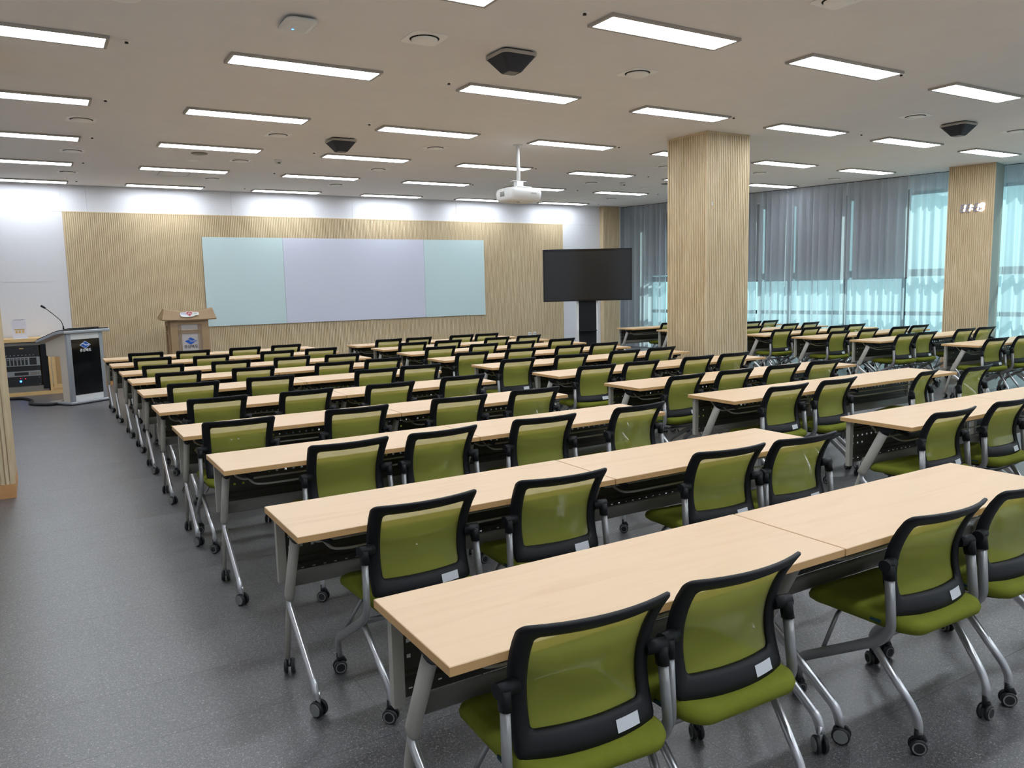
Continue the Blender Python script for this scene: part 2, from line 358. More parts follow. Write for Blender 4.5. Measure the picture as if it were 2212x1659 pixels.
# front wall: white perforated panels around one wide oak field
wx0, wx1, wz1 = .525, 11.22, 3.12
pf = MB()
def wall_panel(x0, x1, z0, z1, m='perf', d=.02):
    o = MB().box((x0 + .0015, YF + .02 - d, z0 + .0015), (x1 - .0015, YF + .02, z1 - .0015)).build('wall_panel', M[m], wall_front); return o
for a, c in ((XL, -1.9), (-1.9, -.7), (-.7, .525)): 
    for za, zb in ((.1, 1.9), (1.9, 3.12)): wall_panel(a, c, za, zb)
for a, c in ((XL, -1.9), (-1.9, -.7), (-.7, .515), (.515, .92), (.92, 3.4), (3.4, 5.85), (5.85, 8.3), (8.3, 11.22), (11.22, 12.37)): wall_panel(a, c, 3.12, CZ)
wall_panel(11.22, 12.37, .1, 3.12)
ob = MB().box((wx0, YF - .004, .1), (wx1, YF + .02, wz1)).build('oak_backing', M['slat'], wall_front)
slats('oak_slats', wall_front, (wx0, YF - .004, 0), (1, 0, 0), (0, -1, 0), wx1 - wx0, .1, wz1 - .012, 2.57)
MB().box((wx0 - .004, YF - .02, wz1 - .012), (wx1 + .004, YF + .02, wz1 + .006)).build('oak_cap', M['slat'], wall_front)
for nme, x0, x1 in (('baseboard_front', XL, 12.36),):
    struct(nme, (x0, YF - .025, 0), (x1, YF + .02, .1), M['trim'])

def pillar(name, x0, x1, y0, y1, faces):
    o = MB().box((x0 + GD, y0 + GD, 0), (x1 - GD, y1 - GD, CZ)).build(name, M['slat']); o['kind'] = 'structure'
    c = .03; zs = (.116, CZ - .03)
    for cx, cy in ((x0, y0), (x1 - c, y0), (x0, y1 - c), (x1 - c, y1 - c)):
        MB().box((cx, cy, zs[0]), (cx + c, cy + c, CZ)).build('corner_strip', M['slat'], o)
    for f in faces:
        if f == 'front': slats('oak_slats', o, (x0 + c, y0 + GD, 0), (1, 0, 0), (0, -1, 0), x1 - x0 - 2 * c, *zs, 2.565)
        if f == 'left': slats('oak_slats', o, (x0 + GD, y1 - c, 0), (0, -1, 0), (-1, 0, 0), y1 - y0 - 2 * c, *zs, 2.565)
        if f == 'right': slats('oak_slats', o, (x1 - GD, y0 + c, 0), (0, 1, 0), (1, 0, 0), y1 - y0 - 2 * c, *zs, 2.565)
        if f == 'back': slats('oak_slats', o, (x1 - c, y1 - GD, 0), (-1, 0, 0), (0, 1, 0), x1 - x0 - 2 * c, *zs, 2.565)
    MB().box((x0 + .002, y0 + .002, CZ - .03), (x1 - .002, y1 - .002, CZ - .0005)).build('top_trim', M['slat'], o)
    MB().box((x0 - .003, y0 - .003, 0), (x1 + .003, y1 + .003, .116)).build('baseboard', M['trim'], o)
    return o
pillar('wall_pillar_centre', 7.594, 8.381, 7.5855, 8.33, ('front', 'left', 'right', 'back'))
pillar('wall_pillar_aisle', -1.06, -.272, 7.56, 8.31, ('front', 'left', 'right', 'back'))
# corner pier beside the windows
pc = MB().box((12.37 + GD, 15.92 + GD, 0), (12.89, YF + .02, CZ)).build('wall_pier_corner', M['slat']); pc['kind'] = 'structure'
MB().box((12.37, 15.92, .1), (12.392, YF + .0, CZ - .001)).build('corner_strip', M['slat'], pc)
slats('oak_slats', pc, (12.392, 15.92 + GD, 0), (1, 0, 0), (0, -1, 0), .498, .1, CZ - .002)
MB().box((12.367, 15.917, 0), (12.89, YF, .1)).build('baseboard', M['trim'], pc)
ws = thing('wall_sensor', 'tiny white sensor high on the front face of the central oak pillar', 'sensor', (7.69, 7.5855, 2.66))
MB().box((-.008, -.008, -.022), (.008, 0, .022)).build('housing', M['white'], ws); MB().cyl((0, -.008, .008), (0, -.009, .008), .004, 10).build('lens', M['void'], ws)
# slanted column with the clock
S0, S1, O0, O1 = 7.955, 8.70, -.56, -.06
wp = MB().wbox(S0, S1, O0 + GD, O1, 0, CZ).build('wall_pier_window', M['pier']); wp['kind'] = 'structure'
MB().wbox(S0, S0 + .02, O0, O0 + GD, .1, CZ).build('corner_strip', M['slat'], wp); MB().wbox(S1 - .02, S1, O0, O0 + GD, .1, CZ).build('corner_strip', M['slat'], wp)
MB().wbox(S0 + .02, S1 - .02, O0 + GD - .002, O0 + GD, .1, CZ).build('oak_backing', M['slat'], wp)
slats('oak_slats', wp, PW(S0 + .02, O0 + GD, 0), WD, -WN, S1 - S0 - .04, .1, CZ - .02, 2.565)
MB().wbox(S0, S1, O0 - .002, O0 + GD, 0, .1).build('baseboard', M['trim'], wp)

# ---------------------------------------------------------------- window wall, blinds, curtains
sill = MB().wbox(-.6, 20.6, .26, .44, 0, .26).build('wall_window_sill', M['plaster']); sill['kind'] = 'structure'
head = MB().wbox(-.6, 20.6, .26, .44, 3.3, CZ).build('wall_window_head', M['plaster']); head['kind'] = 'structure'
p1 = MB().wbox(-.6, .74, .26, .44, .26, 3.3).build('wall_window_end', M['pier']); p1['kind'] = 'structure'
bays = [.74, 1.35, 2.58, 3.8, 4.52, 5.76, 6.94, 8.2, 9.5, 10.7, 11.9, 13.1, 14.3, 15.5, 16.7, 17.9, 19.1, 20.6]
for i in range(len(bays) - 1):
    a, c = bays[i], bays[i + 1]
    f = MB()
    for s0, s1, z0, z1 in ((a, a + .03, .26, 3.3), (c - .03, c, .26, 3.3), (a, c, .26, .32), (a, c, .89, .97), (a, c, 1.66, 1.80), (a, c, 3.24, 3.3)): f.wbox(s0, s1, .28, .36, z0, z1)
    wn = f.build('window_%d' % (i + 1), M['frame']); wn['kind'] = 'structure'
    for z0, z1 in ((.32, .89), (.97, 1.66), (1.80, 3.24)):
        MB().wbox(a + .03, c - .03, .318, .324, z0, z1).build('pane', M['glass'], wn)
for i, (a, c, zb, lab) in enumerate(((.8, 1.43, 1.84, 'short grey roller blind behind the curtain beside the corner oak pier'), (1.47, 2.68, 1.84, 'grey roller blind behind the curtain hidden by the central pillar, nearer the corner'), (2.72, 3.91, 1.64, 'grey roller blind behind the curtain just left of the first bright slit'),
        (3.96, 4.65, 1.64, 'narrow grey roller blind between the first two bright slits'), (4.69, 5.88, 1.64, 'wide grey roller blind in the middle of the long curtain'), (5.93, 7.05, 1.64, 'grey roller blind next to the unshaded window beside the clock pillar'))):
    bl = thing('roller_blind', lab, 'blind', group='roller blinds behind the curtains')
    MB().wbox(a, c, .225, .228, zb, 3.36).build('blind_cloth', M['blind'], bl)
    MB().wbox(a, c, .218, .234, zb - .02, zb).build('bottom_rail', M['frame'], bl)
    MB().tube([PW(a, .23, 3.37), PW(c, .23, 3.37)], .025, up=(0, 0, 1)).build('roller', M['white'], bl)
def curtain(s0, s1, label, seed, ztop=CZ - .012):
    rng = random.Random(seed); b = MB(); n = int((s1 - s0) / .0125); rows = 15; ph = [rng.uniform(0, 6.28) for _ in range(4)]
    per = rng.uniform(.15, .17); vs = []
    for k in range(rows):
        t = k / (rows - 1); z = .03 + (ztop - .03) * t; amp = .03 * (1 - t) ** .6 + .042
        for i in range(n + 1):
            u = i / n; s_ = s0 + (s1 - s0) * u; q = s_ / per * 2 * PI
            o = amp * (math.sin(q + ph[0] + .9 * math.sin(q * .31 + ph[1])) + .4 * math.sin(q * .47 + ph[2] + t) + .22 * math.sin(2.03 * q + ph[3])) ; ds = .016 * math.cos(q + ph[3]) * (1 - t)
            vs.append(PW(min(max(s_ + ds, s0), s1), o, z))
    b.add(vs, [(k * (n + 1) + i, k * (n + 1) + i + 1, (k + 1) * (n + 1) + i + 1, (k + 1) * (n + 1) + i) for k in range(rows - 1) for i in range(n)], True)
    t_ = thing('sheer_curtain', label, 'curtain', group='sheer curtains along the window wall')
    b.build('cloth', M['sheer'], t_); MB().wbox(s0, s1, -.012, .012, ztop, CZ).build('heading_track', M['frame'], t_)
CUR = [(.0, 1.46, 'grey sheer curtain in the far corner beside the oak corner pier'), (1.47, 2.71, 'grey sheer curtain right of the corner one, partly behind the central pillar'), (2.72, 3.92, 'grey sheer curtain mostly hidden behind the central oak pillar'),
       (3.933, 5.885, 'grey sheer curtain just right of the central oak pillar'), (5.896, 7.07, 'grey sheer curtain in the middle of the bay left of the clock'), (7.08, 8.725, 'bright sheer curtain directly left of and behind the clock pillar'),
       (8.735, 10.6, 'bright sheer curtain at the right edge, right of the clock pillar'), (10.62, 13.0, 'sheer curtain beyond the right edge, second past the clock pillar'), (13.02, 15.6, 'sheer curtain beside the near tables out of frame, third past clock'), (15.62, 18.2, 'sheer curtain behind the camera, fourth past clock'), (18.22, 20.0, 'sheer curtain at the back wall corner')]
for i, (a, c, l) in enumerate(CUR): curtain(a, c, l, 11 + i)

# ---------------------------------------------------------------- ceiling fittings
def ceiling_light():
    t = thing('ceiling_light', '', 'light', group='rectangular LED ceiling lights')
    hx, hy = .655, .152; f = MB(); z0 = CZ - .022
    for a, c in (((-hx, -hy), (hx, -.126)), ((-hx, .126), (hx, hy)), ((-hx, -.126), (-.63, .126)), ((.63, -.126), (hx, .126))): f.box((*a, z0), (*c, CZ - .0005))
    f.build('frame', M['lampframe'], t)
    MB().box((-.63, -.126, z0 + .003), (.63, .126, CZ - .004)).build('diffuser', M['lamp'], t); return t
lp = ceiling_light(); index_children(); used = False
colname = ['at the left edge', 'in the second column', 'in the third column', 'in the fourth column', 'in the fifth column', 'in the sixth column', 'in the seventh column']
for c in range(-1, 8):
    for r in range(-2, 7):
        x = -.643 + 2.1933 * c + .63; y = 2.7687 + 2.1652 * r - .126
        if x - .7 < XL or x + .7 > PW((16.1278 - y) / .9767, -.15, 0).x: continue
        cn = colname[c] if 0 <= c <= 6 else ('left of the frame' if c < 0 else 'column right of the frame')
        lab = 'lit ceiling panel, %s, %s from the whiteboard wall' % (cn, ORD[6 - r])
        if not used: lp.location = (x, y, 0); lp['label'] = lab; used = True
        else: dup(lp, (x, y, 0), 0, lab)
def diffuser():
    t = thing('air_diffuser', '', 'vent', group='round air diffusers on square plates'); z = CZ
    b = MB(); ro = .118; N_ = 28; sq = []
    for k in range(N_):
        a = 2 * PI * k / N_; c, s_ = math.cos(a), math.sin(a); m = .15 / max(abs(c), abs(s_)); sq.append((c * m, s_ * m))
    ci = [(ro * math.cos(2 * PI * k / N_), ro * math.sin(2 * PI * k / N_)) for k in range(N_)]
    b.rings([[(x, y, z - .0005) for x, y in sq], [(x, y, z - .007) for x, y in sq], [(x, y, z - .007) for x, y in ci], [(x, y, z - .0005) for x, y in ci]], cap=False, smooth=False)
    b.build('plate', M['offwhite'], t)
    MB().cyl((0, 0, z - .0008), (0, 0, z - .003), ro, 28).build('throat', M['void'], t)
    d = MB(); d.rings([[(r_ * math.cos(2 * PI * k / 24), r_ * math.sin(2 * PI * k / 24), zz) for k in range(24)] for r_, zz in ((.02, z - .003), (.02, z - .010), (.104, z - .012), (.104, z - .017), (.07, z - .023), (.03, z - .025))])
    d.build('disc', M['offwhite'], t); return t
df = diffuser(); index_children(); used = False
dn = {.6: 'left edge', 2.77: 'left', 4.95: 'centre', 9.31: 'right of pillar', 11.45: 'far right', 13.54: 'rightmost'}
for x, y, lab in ((2.77, 5.81, 'round air diffuser left of the nearest black ceiling speaker'), (4.95, 5.84, 'round air diffuser right of the nearest black ceiling speaker'), (4.98, 3.72, 'round air diffuser cut by the top edge of the picture'), (9.31, 5.84, 'round air diffuser left of the black ceiling speaker at far right'), (11.55, 5.79, 'round air diffuser right of the black ceiling speaker at far right'),
        (.6, 10.1, 'round air diffuser nearest camera in the leftmost column'), (.59, 12.28, 'round air diffuser second in the leftmost column'), (.6, 14.39, 'round air diffuser farthest in the leftmost column'), (2.76, 10.1, 'round air diffuser left of the second black ceiling speaker'), (2.77, 12.26, 'round air diffuser beside the small dome sensor'), (2.76, 14.37, 'round air diffuser above the whiteboard, next to the ceiling hatch'),
        (4.94, 10.13, 'round air diffuser left of the projector pole'), (4.95, 12.29, 'round air diffuser beyond the projector, above the whiteboard'), (4.94, 14.36, 'round air diffuser near the wall above the lilac board'), (9.32, 12.36, 'round air diffuser left of the dome camera right of projector'), (11.47, 14.45, 'round air diffuser above the television corner'), (11.4, 10.08, 'round air diffuser just right of the central pillar'), (13.5, 10.08, 'round air diffuser near the curtain top'), (9.24, 10.19, 'round air diffuser partly hidden left of the central pillar')):
    if not used: df.location = (x, y, 0); df['label'] = lab; used = True
    else: dup(df, (x, y, 0), 0, lab)
def speaker():
    t = thing('ceiling_speaker', '', 'speaker', group='black pyramid ceiling speakers'); z = CZ
    rr = lambda h, r_, zz: [(x, y, zz) for x, y in rrect(h, h, r_)]
    MB().rings([rr(.15, .05, z - .0005), rr(.15, .05, z - .012)]).build('mount', M['void'], t)
    MB().rings([rr(.166, .06, z - .012), rr(.172, .06, z - .016), rr(.172, .06, z - .036), rr(.164, .055, z - .04)], smooth=False).build('rim', M['lampframe'], t)
    MB().rings([rr(.162, .055, z - .04), rr(.075, .03, z - .148), rr(.066, .026, z - .155)], smooth=False).build('grille', M['charcoal'], t)
    g = MB().box((-.05, -.05, z - .157), (.05, .05, z - .1545)).build('badge', M['dgrey'], t); return t
sp = speaker(); index_children(); sp.location = (3.59, 5.86, 0); sp['label'] = 'black pyramid ceiling speaker nearest the camera, above the tables'
dup(sp, (3.57, 10.11, 0), 0, 'black pyramid ceiling speaker above the whiteboard, left of the projector')
dup(sp, (10.3, 5.87, 0), 0, 'black pyramid ceiling speaker at far right, right of the central pillar')
ap = thing('wireless_access_point', 'white rounded access point with a blue light on the ceiling', 'router', (1.79, 5.87, 0))
rr = lambda h, k, r_, zz: [(x, y, zz) for x, y in rrect(h, k, r_)]
MB().rings([rr(.07, .08, .03, CZ - .0005), rr(.07, .08, .03, CZ - .02)]).build('bracket', M['void'], ap)
MB().rings([rr(.105, .155, .05, CZ - .018), rr(.115, .165, .055, CZ - .024), rr(.112, .162, .055, CZ - .034), rr(.08, .13, .05, CZ - .042)]).build('housing', M['white'], ap)
MB().cyl((-.02, .06, CZ - .0425), (-.02, .06, CZ - .0435), .008, 10).build('status_light', M['led_blue'], ap)
def sprinkler():
    t = thing('sprinkler_head', '', 'sprinkler', group='sprinkler heads in the ceiling')
    MB().rings([[(r_ * math.cos(2 * PI * k / 14), r_ * math.sin(2 * PI * k / 14), zz) for k in range(14)] for r_, zz in ((.034, CZ - .0005), (.034, CZ - .003), (.02, CZ - .006))]).build('escutcheon', M['offwhite'], t)
    MB().rings([[(r_ * math.cos(2 * PI * k / 12), r_ * math.sin(2 * PI * k / 12), zz) for k in range(12)] for r_, zz in ((.013, CZ - .006), (.011, CZ - .013), (.015, CZ - .015), (.015, CZ - .017))]).build('deflector', M['void'], t); return t
sk = sprinkler(); index_children(); used = False
for cx, cl, ys in ((.765, 'leftmost column of sprinklers', (6.91, 9.03, 11.19, 13.32, 15.49)), (3.545, 'column left of the speakers', (4.76, 6.93, 9.02, 11.17, 13.33, 15.49)), (7.3, 'column by the central pillar', (4.74, 6.86, 9.02, 11.2, 13.41)), (9.77, 'column right of the pillar', (6.89, 11.23, 13.43)), (11.89, 'column nearest the curtains', (13.35, 15.48))):
    for i, y in enumerate(reversed(ys)):
        lab = 'small sprinkler head, %s from the front wall, %s' % (ORD[i], cl)
        if not used: sk.location = (cx, y, 0); sk['label'] = lab; used = True
        else: dup(sk, (cx, y, 0), 0, lab)
def disc(name, label, cat, x, y, r_, m):
    t = thing(name, label, cat, (x, y, 0))
    MB().rings([[(q * math.cos(2 * PI * k / 24), q * math.sin(2 * PI * k / 24), zz) for k in range(24)] for q, zz in ((r_, CZ - .0005), (r_, CZ - .006), (r_ * .9, CZ - .012))]).build('rim', M[m], t)
    MB().cyl((0, 0, CZ - .012), (0, 0, CZ - .014), r_ * .82, 24).build('cover', M[m], t)
disc('ceiling_speaker_grille', 'flat grey round ceiling grille behind the left light rows', 'speaker', 2.13, 11.87, .11, 'dgrey')
disc('smoke_detector', 'flat white round detector near the front left ceiling', 'detector', 2.15, 12.48, .09, 'offwhite')
disc('ceiling_speaker_grille', 'flat grey round ceiling grille left of the central pillar', 'speaker', 10.85, 11.93, .11, 'dgrey')
disc('smoke_detector', 'flat white round detector left of the pillar, near curtain corner', 'detector', 10.86, 12.62, .09, 'offwhite')
disc('smoke_detector', 'white round detector cut by the top left picture edge', 'detector', .66, 5.9, .11, 'offwhite')
for x, y, l in ((3.255, 12.0, 'small white dome sensor on the ceiling above the whiteboard'), (9.91, 12.14, 'small dome sensor on the ceiling between projector and pillar')):
    t = thing('dome_sensor', l, 'sensor', (x, y, 0)); MB().cyl((0, 0, CZ - .0005), (0, 0, CZ - .03), .055, 18).build('base', M['white'], t)
    MB().rings([[(q * math.cos(2 * PI * k / 16), q * math.sin(2 * PI * k / 16), zz) for k in range(16)] for q, zz in ((.05, CZ - .03), (.047, CZ - .05), (.03, CZ - .065), (.01, CZ - .07))]).build('dome', M['white'], t)
    MB().box((-.02, -.052, CZ - .058), (.02, -.04, CZ - .044)).build('lens_window', M['void'], t)
t = thing('ceiling_hatch', 'square white access hatch in the ceiling above the wooden podium', 'hatch', (2.1, 14.05, 0))
for a, c in (((-.23, -.23), (.23, -.222)), ((-.23, .222), (.23, .23)), ((-.23, -.222), (-.222, .222)), ((.222, -.222), (.23, .222))): MB().box((*a, CZ - .003), (*c, CZ - .0005)).build('frame_strip', M['dgrey'], t)
MB().box((-.221, -.221, CZ - .0025), (.221, .221, CZ - .0005)).build('door', M['ceiling'], t)

# projector on a pole
pj = thing('ceiling_projector', 'white projector hanging from a ceiling pole above the tables', 'projector', (5.9, 9.5, 0))
MB().cyl((0, 0, CZ - .0005), (0, 0, CZ - .012), .07, 20).build('ceiling_flange', M['white'], pj)
MB().rings([[(r_ * math.cos(2 * PI * k / 16), r_ * math.sin(2 * PI * k / 16), z) for k in range(16)] for r_, z in ((.022, CZ - .01), (.026, 3.35), (.029, 3.1))]).build('pole', M['white'], pj)
b = MB().box((-.11, -.035, 3.09), (.11, .035, 3.096)); b.box((-.05, -.045, 3.015), (.05, .045, 3.088)); b.box((-.13, -.13, 3.004), (.13, .13, 3.012))
for sx, sy in ((-1, -1), (1, -1), (-1, 1), (1, 1)): b.box((sx * .12 - .012, sy * .12 - .012, 2.985), (sx * .12 + .012, sy * .12 + .012, 3.006))
b.build('mount_bracket', M['white'], pj)
r2 = lambda hx, hy, r_, z: [(x, y, z) for x, y in rrect(hx, hy, r_, 6)]
bd = MB().rings([r2(.235, .18, .07, 2.99), r2(.262, .207, .08, 2.975), r2(.272, .217, .08, 2.93), r2(.267, .212, .08, 2.85), r2(.247, .192, .075, 2.818), r2(.21, .155, .06, 2.807)]).build('body', M['white'], pj)
MB().cyl((-.07, .21, 2.9), (-.07, .24, 2.9), .05, 20).build('lens', M['blackgloss'], pj)
MB().cyl((-.04, -.05, 2.8075), (-.04, -.05, 2.804), .024, 14).build('foot_socket', M['void'], pj)
v = MB()
for i in range(6):
    v.box((-.2745, -.06 + i * .02, 2.875), (-.2695, -.05 + i * .02, 2.94))
v.build('vent_slots', M['dgrey'], pj)
place_text('lettering', 'EPSON', .03, M['dgrey'], pj, Matrix.Translation((.11, -.2185, 2.91)) @ Matrix.Rotation(PI / 2, 4, 'X'))

# ---------------------------------------------------------------- whiteboard, television, clock
bo = thing('glass_whiteboard', 'long glass writing board, lilac centre with pale green side panels', 'whiteboard', (0, YF, 0))
for a, c, m in ((2.81, 4.335, 'glassboard_g'), (4.339, 7.438, 'glassboard_w'), (7.442, 8.962, 'glassboard_g')):
    MB().box((a, -.05, 1.0), (c, -.036, 2.706)).build('board_panel', M[m], bo)
    for xx in (a + .2, c - .2): MB().box((xx - .03, -.036, 1.2), (xx + .03, -.017, 2.5)).build('mount_rail', M['alu'], bo)
for x, l in ((10.19, 'white wall socket low on the oak panel, left of a pair'), (10.335, 'white wall socket low on the oak panel, right of a pair')):
    t = thing('wall_socket', l, 'socket', (x, YF - .017, .486)); MB().box((-.045, -.01, -.04), (.045, 0, .04)).build('plate', M['white'], t)
    for s_ in (-.02, .02): MB().cyl((s_, -.01, 0), (s_, -.0115, 0), .014, 12).build('outlet', M['dgrey'], t)
tv = thing('television_on_stand', 'large black television on a tall floor stand before the oak wall', 'television', (8.87, 11.9, 0), -math.radians(26))
th, tw = .965, 1.68; tz = 1.337
o = MB().box((-tw / 2, -.03, tz), (tw / 2, .045, tz + th)).build('cabinet', M['blackgloss'], tv); bevel(o, .006, 2)
MB().box((-tw / 2 + .028, -.0315, tz + .03), (tw / 2 - .028, -.029, tz + th - .045)).build('screen', M['screen'], tv)
MB().box((-.165, .05, .1), (.165, .17, tz + .3)).build('stand_column', M['black'], tv)
MB().box((-.2, .045, .1), (-.168, .175, tz + .25)).build('side_rail', M['white'], tv); MB().box((.168, .045, .1), (.2, .175, tz + .25)).build('side_rail', M['white'], tv)
MB().box((-.15, -.12, .78), (.15, .06, .795)).build('shelf', M['black'], tv)
bevel(MB().box((-.45, -.3, .06), (.45, .35, .1)).build('base', M['black'], tv), .01)
for sx, sy in ((-1, -1), (1, -1), (-1, 1), (1, 1)): MB().cyl((sx * .38 - .02, sy * .26 + .02, .03), (sx * .38 + .02, sy * .26 + .02, .03), .03).build('caster', M['rubber'], tv)

ck = thing('digital_clock', 'glowing white digital wall clock reading 11:19 on oak pillar', 'clock', PW(8.36, O0 - .004, 2.84))
CM = Matrix((( WD.x, 0, -WN.x, 0), (WD.y, 0, -WN.y, 0), (0, 1, 0, 0), (0, 0, 0, 1)))   # local x along the wall, y up, z into the room
segd = {'a': ((.014, .137), (.066, .137)), 'g': ((.014, .075), (.066, .075)), 'd': ((.014, .013), (.066, .013)), 'f': ((.01, .08), (.01, .132)), 'b': ((.07, .08), (.07, .132)), 'e': ((.01, .018), (.01, .07)), 'c': ((.07, .018), (.07, .07))}
def seg(p, q, x0, slant=.16):
    (xa, ya), (xb, yb_) = p, q; h = .011
    if ya == yb_: pl = [(xa - .004, ya), (xa + .006, ya + h), (xb - .006, ya + h), (xb + .004, ya), (xb - .006, ya - h), (xa + .006, ya - h)]
    else: pl = [(xa, ya - .004), (xa + h, ya + .006), (xa + h, yb_ - .006), (xa, yb_ + .004), (xa - h, yb_ - .006), (xa - h, ya + .006)]
    return [(x + x0 + (y - .075) * slant, y - .075) for x, y in pl]
for x0, on in ((-.185, 'bc'), (-.095, 'bc'), (.03, 'bc'), (.115, 'abcdfg')):
    for k, (p, q) in segd.items(): MB().prism(seg(p, q, x0), CM, .022).build('segment_lit' if k in on else 'segment_dark', M['led_white' if k in on else 'led_off'], ck)
for yy in (-.025, .025): MB().prism([(x + .008 + yy * .16, y + yy) for x, y in rrect(.009, .009, .003, 2)], CM, .022).build('colon_dot', M['led_white'], ck)
MB().prism([(-.185, -.008), (.19, -.008), (.19, .008), (-.185, .008)], CM, .012).build('backbone', M['led_off'], ck)

# ---------------------------------------------------------------- lectern, podium, rack cabinet
def logo(parent, Mx, sc, ink, outline=False):
    """blue rhombus cut by a white swoosh, lettering below; local x right, y up, z out"""
    dm = [(-1, 0), (0, .62), (1, 0), (0, -.62)]
    if outline: MB().prism([(x * sc * 1.1, y * sc * 1.12) for x, y in dm], Mx, .001).build('emblem_border', M['white'], parent)
    up = [(-.55, .28), (-.08, .58), (.08, .58), (.62, .24), (.72, .12), (.55, .06), (.2, .02), (.0, .06), (-.12, .2), (-.3, .3)]
    dn_ = [(-.95, -.02), (-.75, .1), (-.5, .16), (-.22, .12), (-.1, -.04), (.1, -.16), (.4, -.2), (.62, -.22), (.08, -.58), (-.08, -.58)]
    sw = [(.02, -.1), (.3, -.12), (.6, -.06), (.95, .1), (1.0, .02), (.72, -.16), (.4, -.22), (.15, -.18)]
    T = Matrix.Translation((0, 0, .0012))
    for p in (up, dn_, sw): MB().prism([(x * sc, y * sc) for x, y in p], Mx @ T, .0012).build('emblem', M['blue'], parent)
    place_text('lettering', '경상북도', sc * .62, M[ink], parent, Mx @ Matrix.Translation((0, -sc * .98, .0012)), sc * .012)
LR = math.radians(34)
le = thing('multimedia_lectern', 'grey lectern with glossy black front and silver edges beside rack', 'lectern', (.60, 13.655, 0), LR)
bevel(MB().box((-.35, -.045, .012), (.35, .47, .05)).build('base_plate', M['alu'], le), .012)
MB().box((-.34, -.03, 0), (.34, .45, .012)).build('floor_pad', M['rubber'], le)
MB().box((-.235, 0, .05), (.235, .022, .145)).build('kick_panel', M['white'], le)
MB().box((-.235, -.004, .145), (.235, .02, .99)).build('front_panel', M['blackgloss'], le)
MB().box((-.235, 0, .99), (.235, .022, 1.08)).build('front_rail', M['white'], le)
for s_ in (-1, 1):
    a = (-.3, -.235) if s_ < 0 else (.235, .3)
    bevel(MB().box((a[0], -.006, .05), (a[1], .05, 1.08)).build('corner_post', M['alu'], le), .008)
    xs = (-.296, -.278) if s_ < 0 else (.278, .296)
    MB().box((xs[0], .05, .05), (xs[1], .2, .745)).build('side_panel', M['beige'], le)
    MB().prism([(.05, .747), (.5, .747), (.5, .945), (.05, 1.075)], Matrix(((0, 0, 1, xs[0]), (1, 0, 0, 0), (0, 1, 0, 0), (0, 0, 0, 1))), xs[1] - xs[0]).build('upper_side_panel', M['beige'], le)
MB().box((-.278, .19, .05), (.278, .205, .745)).build('back_panel', M['beige'], le)
MB().box((-.278, .05, .735), (.278, .5, .747)).build('shelf', M['beige'], le)
def sweep_top(hx, pts, th_):
    b_ = MB(); rr_ = []
    for sgn in (-1, 1): rr_.append([(sgn * hx, y, z) for y, z in pts] + [(sgn * hx, y, z - th_) for y, z in reversed(pts)])
    return b_.rings(rr_, True, False)
tp = [(-.075, 1.132), (.03, 1.135), (.16, 1.11), (.6, .985)]
bevel(sweep_top(.385, tp, .045).build('top_edge', M['alu'], le), .01)
sweep_top(.372, [(y, z + .012) for y, z in ((-.06, 1.132), (.03, 1.135), (.16, 1.11), (.585, .989))], .012).build('top_surface', M['black'], le)
sweep_top(.24, [(y, z + .03) for y, z in ((-.02, 1.133), (.03, 1.135), (.16, 1.11), (.4, 1.042))], .016).build('monitor', M['black'], le)
logo(le, Matrix.Translation((-.01, -.0045, .9)) @ Matrix.Rotation(PI / 2, 4, 'X'), .085, 'white', True)
mic = thing('gooseneck_microphone', 'thin black gooseneck microphone rising from the lectern top', 'microphone', (0, 0, 0))
gp = [(.33, 13.70, 1.147), (.325, 13.70, 1.2), (.31, 13.71, 1.27), (.25, 13.73, 1.34), (.17, 13.76, 1.42), (.10, 13.78, 1.485)]
MB().cyl((.33, 13.70, 1.142), (.328, 13.70, 1.2), .014, 10, .009).build('base', M['black'], mic)
MB().tube(fillet(gp, .08), .0055, 6).build('stem', M['black'], mic)
MB().tube([(.115, 13.775, 1.472), (.10, 13.78, 1.485), (.07, 13.79, 1.505), (.062, 13.792, 1.508)], .016, 10).build('capsule', M['black'], mic)
tag(MB().tube(fillet([(-.62, 14.9, .022), (-.4, 14.86, .022), (-.28, 14.78, .022), (-.22, 14.6, .022), (-.16, 14.35, .022), (-.22, 14.02, .022), (-.1, 13.78, .022), (.06, 13.66, .022), (.19, 13.72, .022), (.27, 13.78, .05)], .14, 6), .022, 8, up=(0, 0, 1)).build('power_cable', M['rubber']), 'thick black cable curling from the lectern across the floor', 'cable')

po = thing('wooden_podium', 'tan wooden podium with upswept roof-like top below the whiteboard', 'podium', (2.31, 14.95, 0))
RX = Matrix.Rotation(PI / 2, 4, 'X')
MB().box((-.32, 0, .06), (.32, .42, 1.19)).build('cabinet', M['podium'], po)
MB().box((-.36, -.03, 0), (.36, .45, .06)).build('plinth', M['podium'], po)
fr = MB()
for a, c in (((-.32, .16), (-.2, 1.19)), ((.2, .16), (.32, 1.19)), ((-.2, 1.1), (.2, 1.19)), ((-.32, .06), (.32, .16))): fr.box((a[0], -.03, a[1]), (c[0], 0, c[1]))
fr.build('front_frame', M['podium'], po)
MB().box((-.2, -.008, .16), (.2, -.0005, 1.1)).build('inset_panel', M['silverfab'], po)
for x in (-.185, -.165, -.145, .145, .165, .185): MB().box((x - .005, -.022, .16), (x + .005, -.008, 1.1)).build('lattice_bar', M['podium'], po)
for z in (.945, .97, .995): MB().box((-.2, -.026, z - .006), (.2, -.01, z + .006)).build('lattice_bar', M['podium'], po)
sd_ = MB()
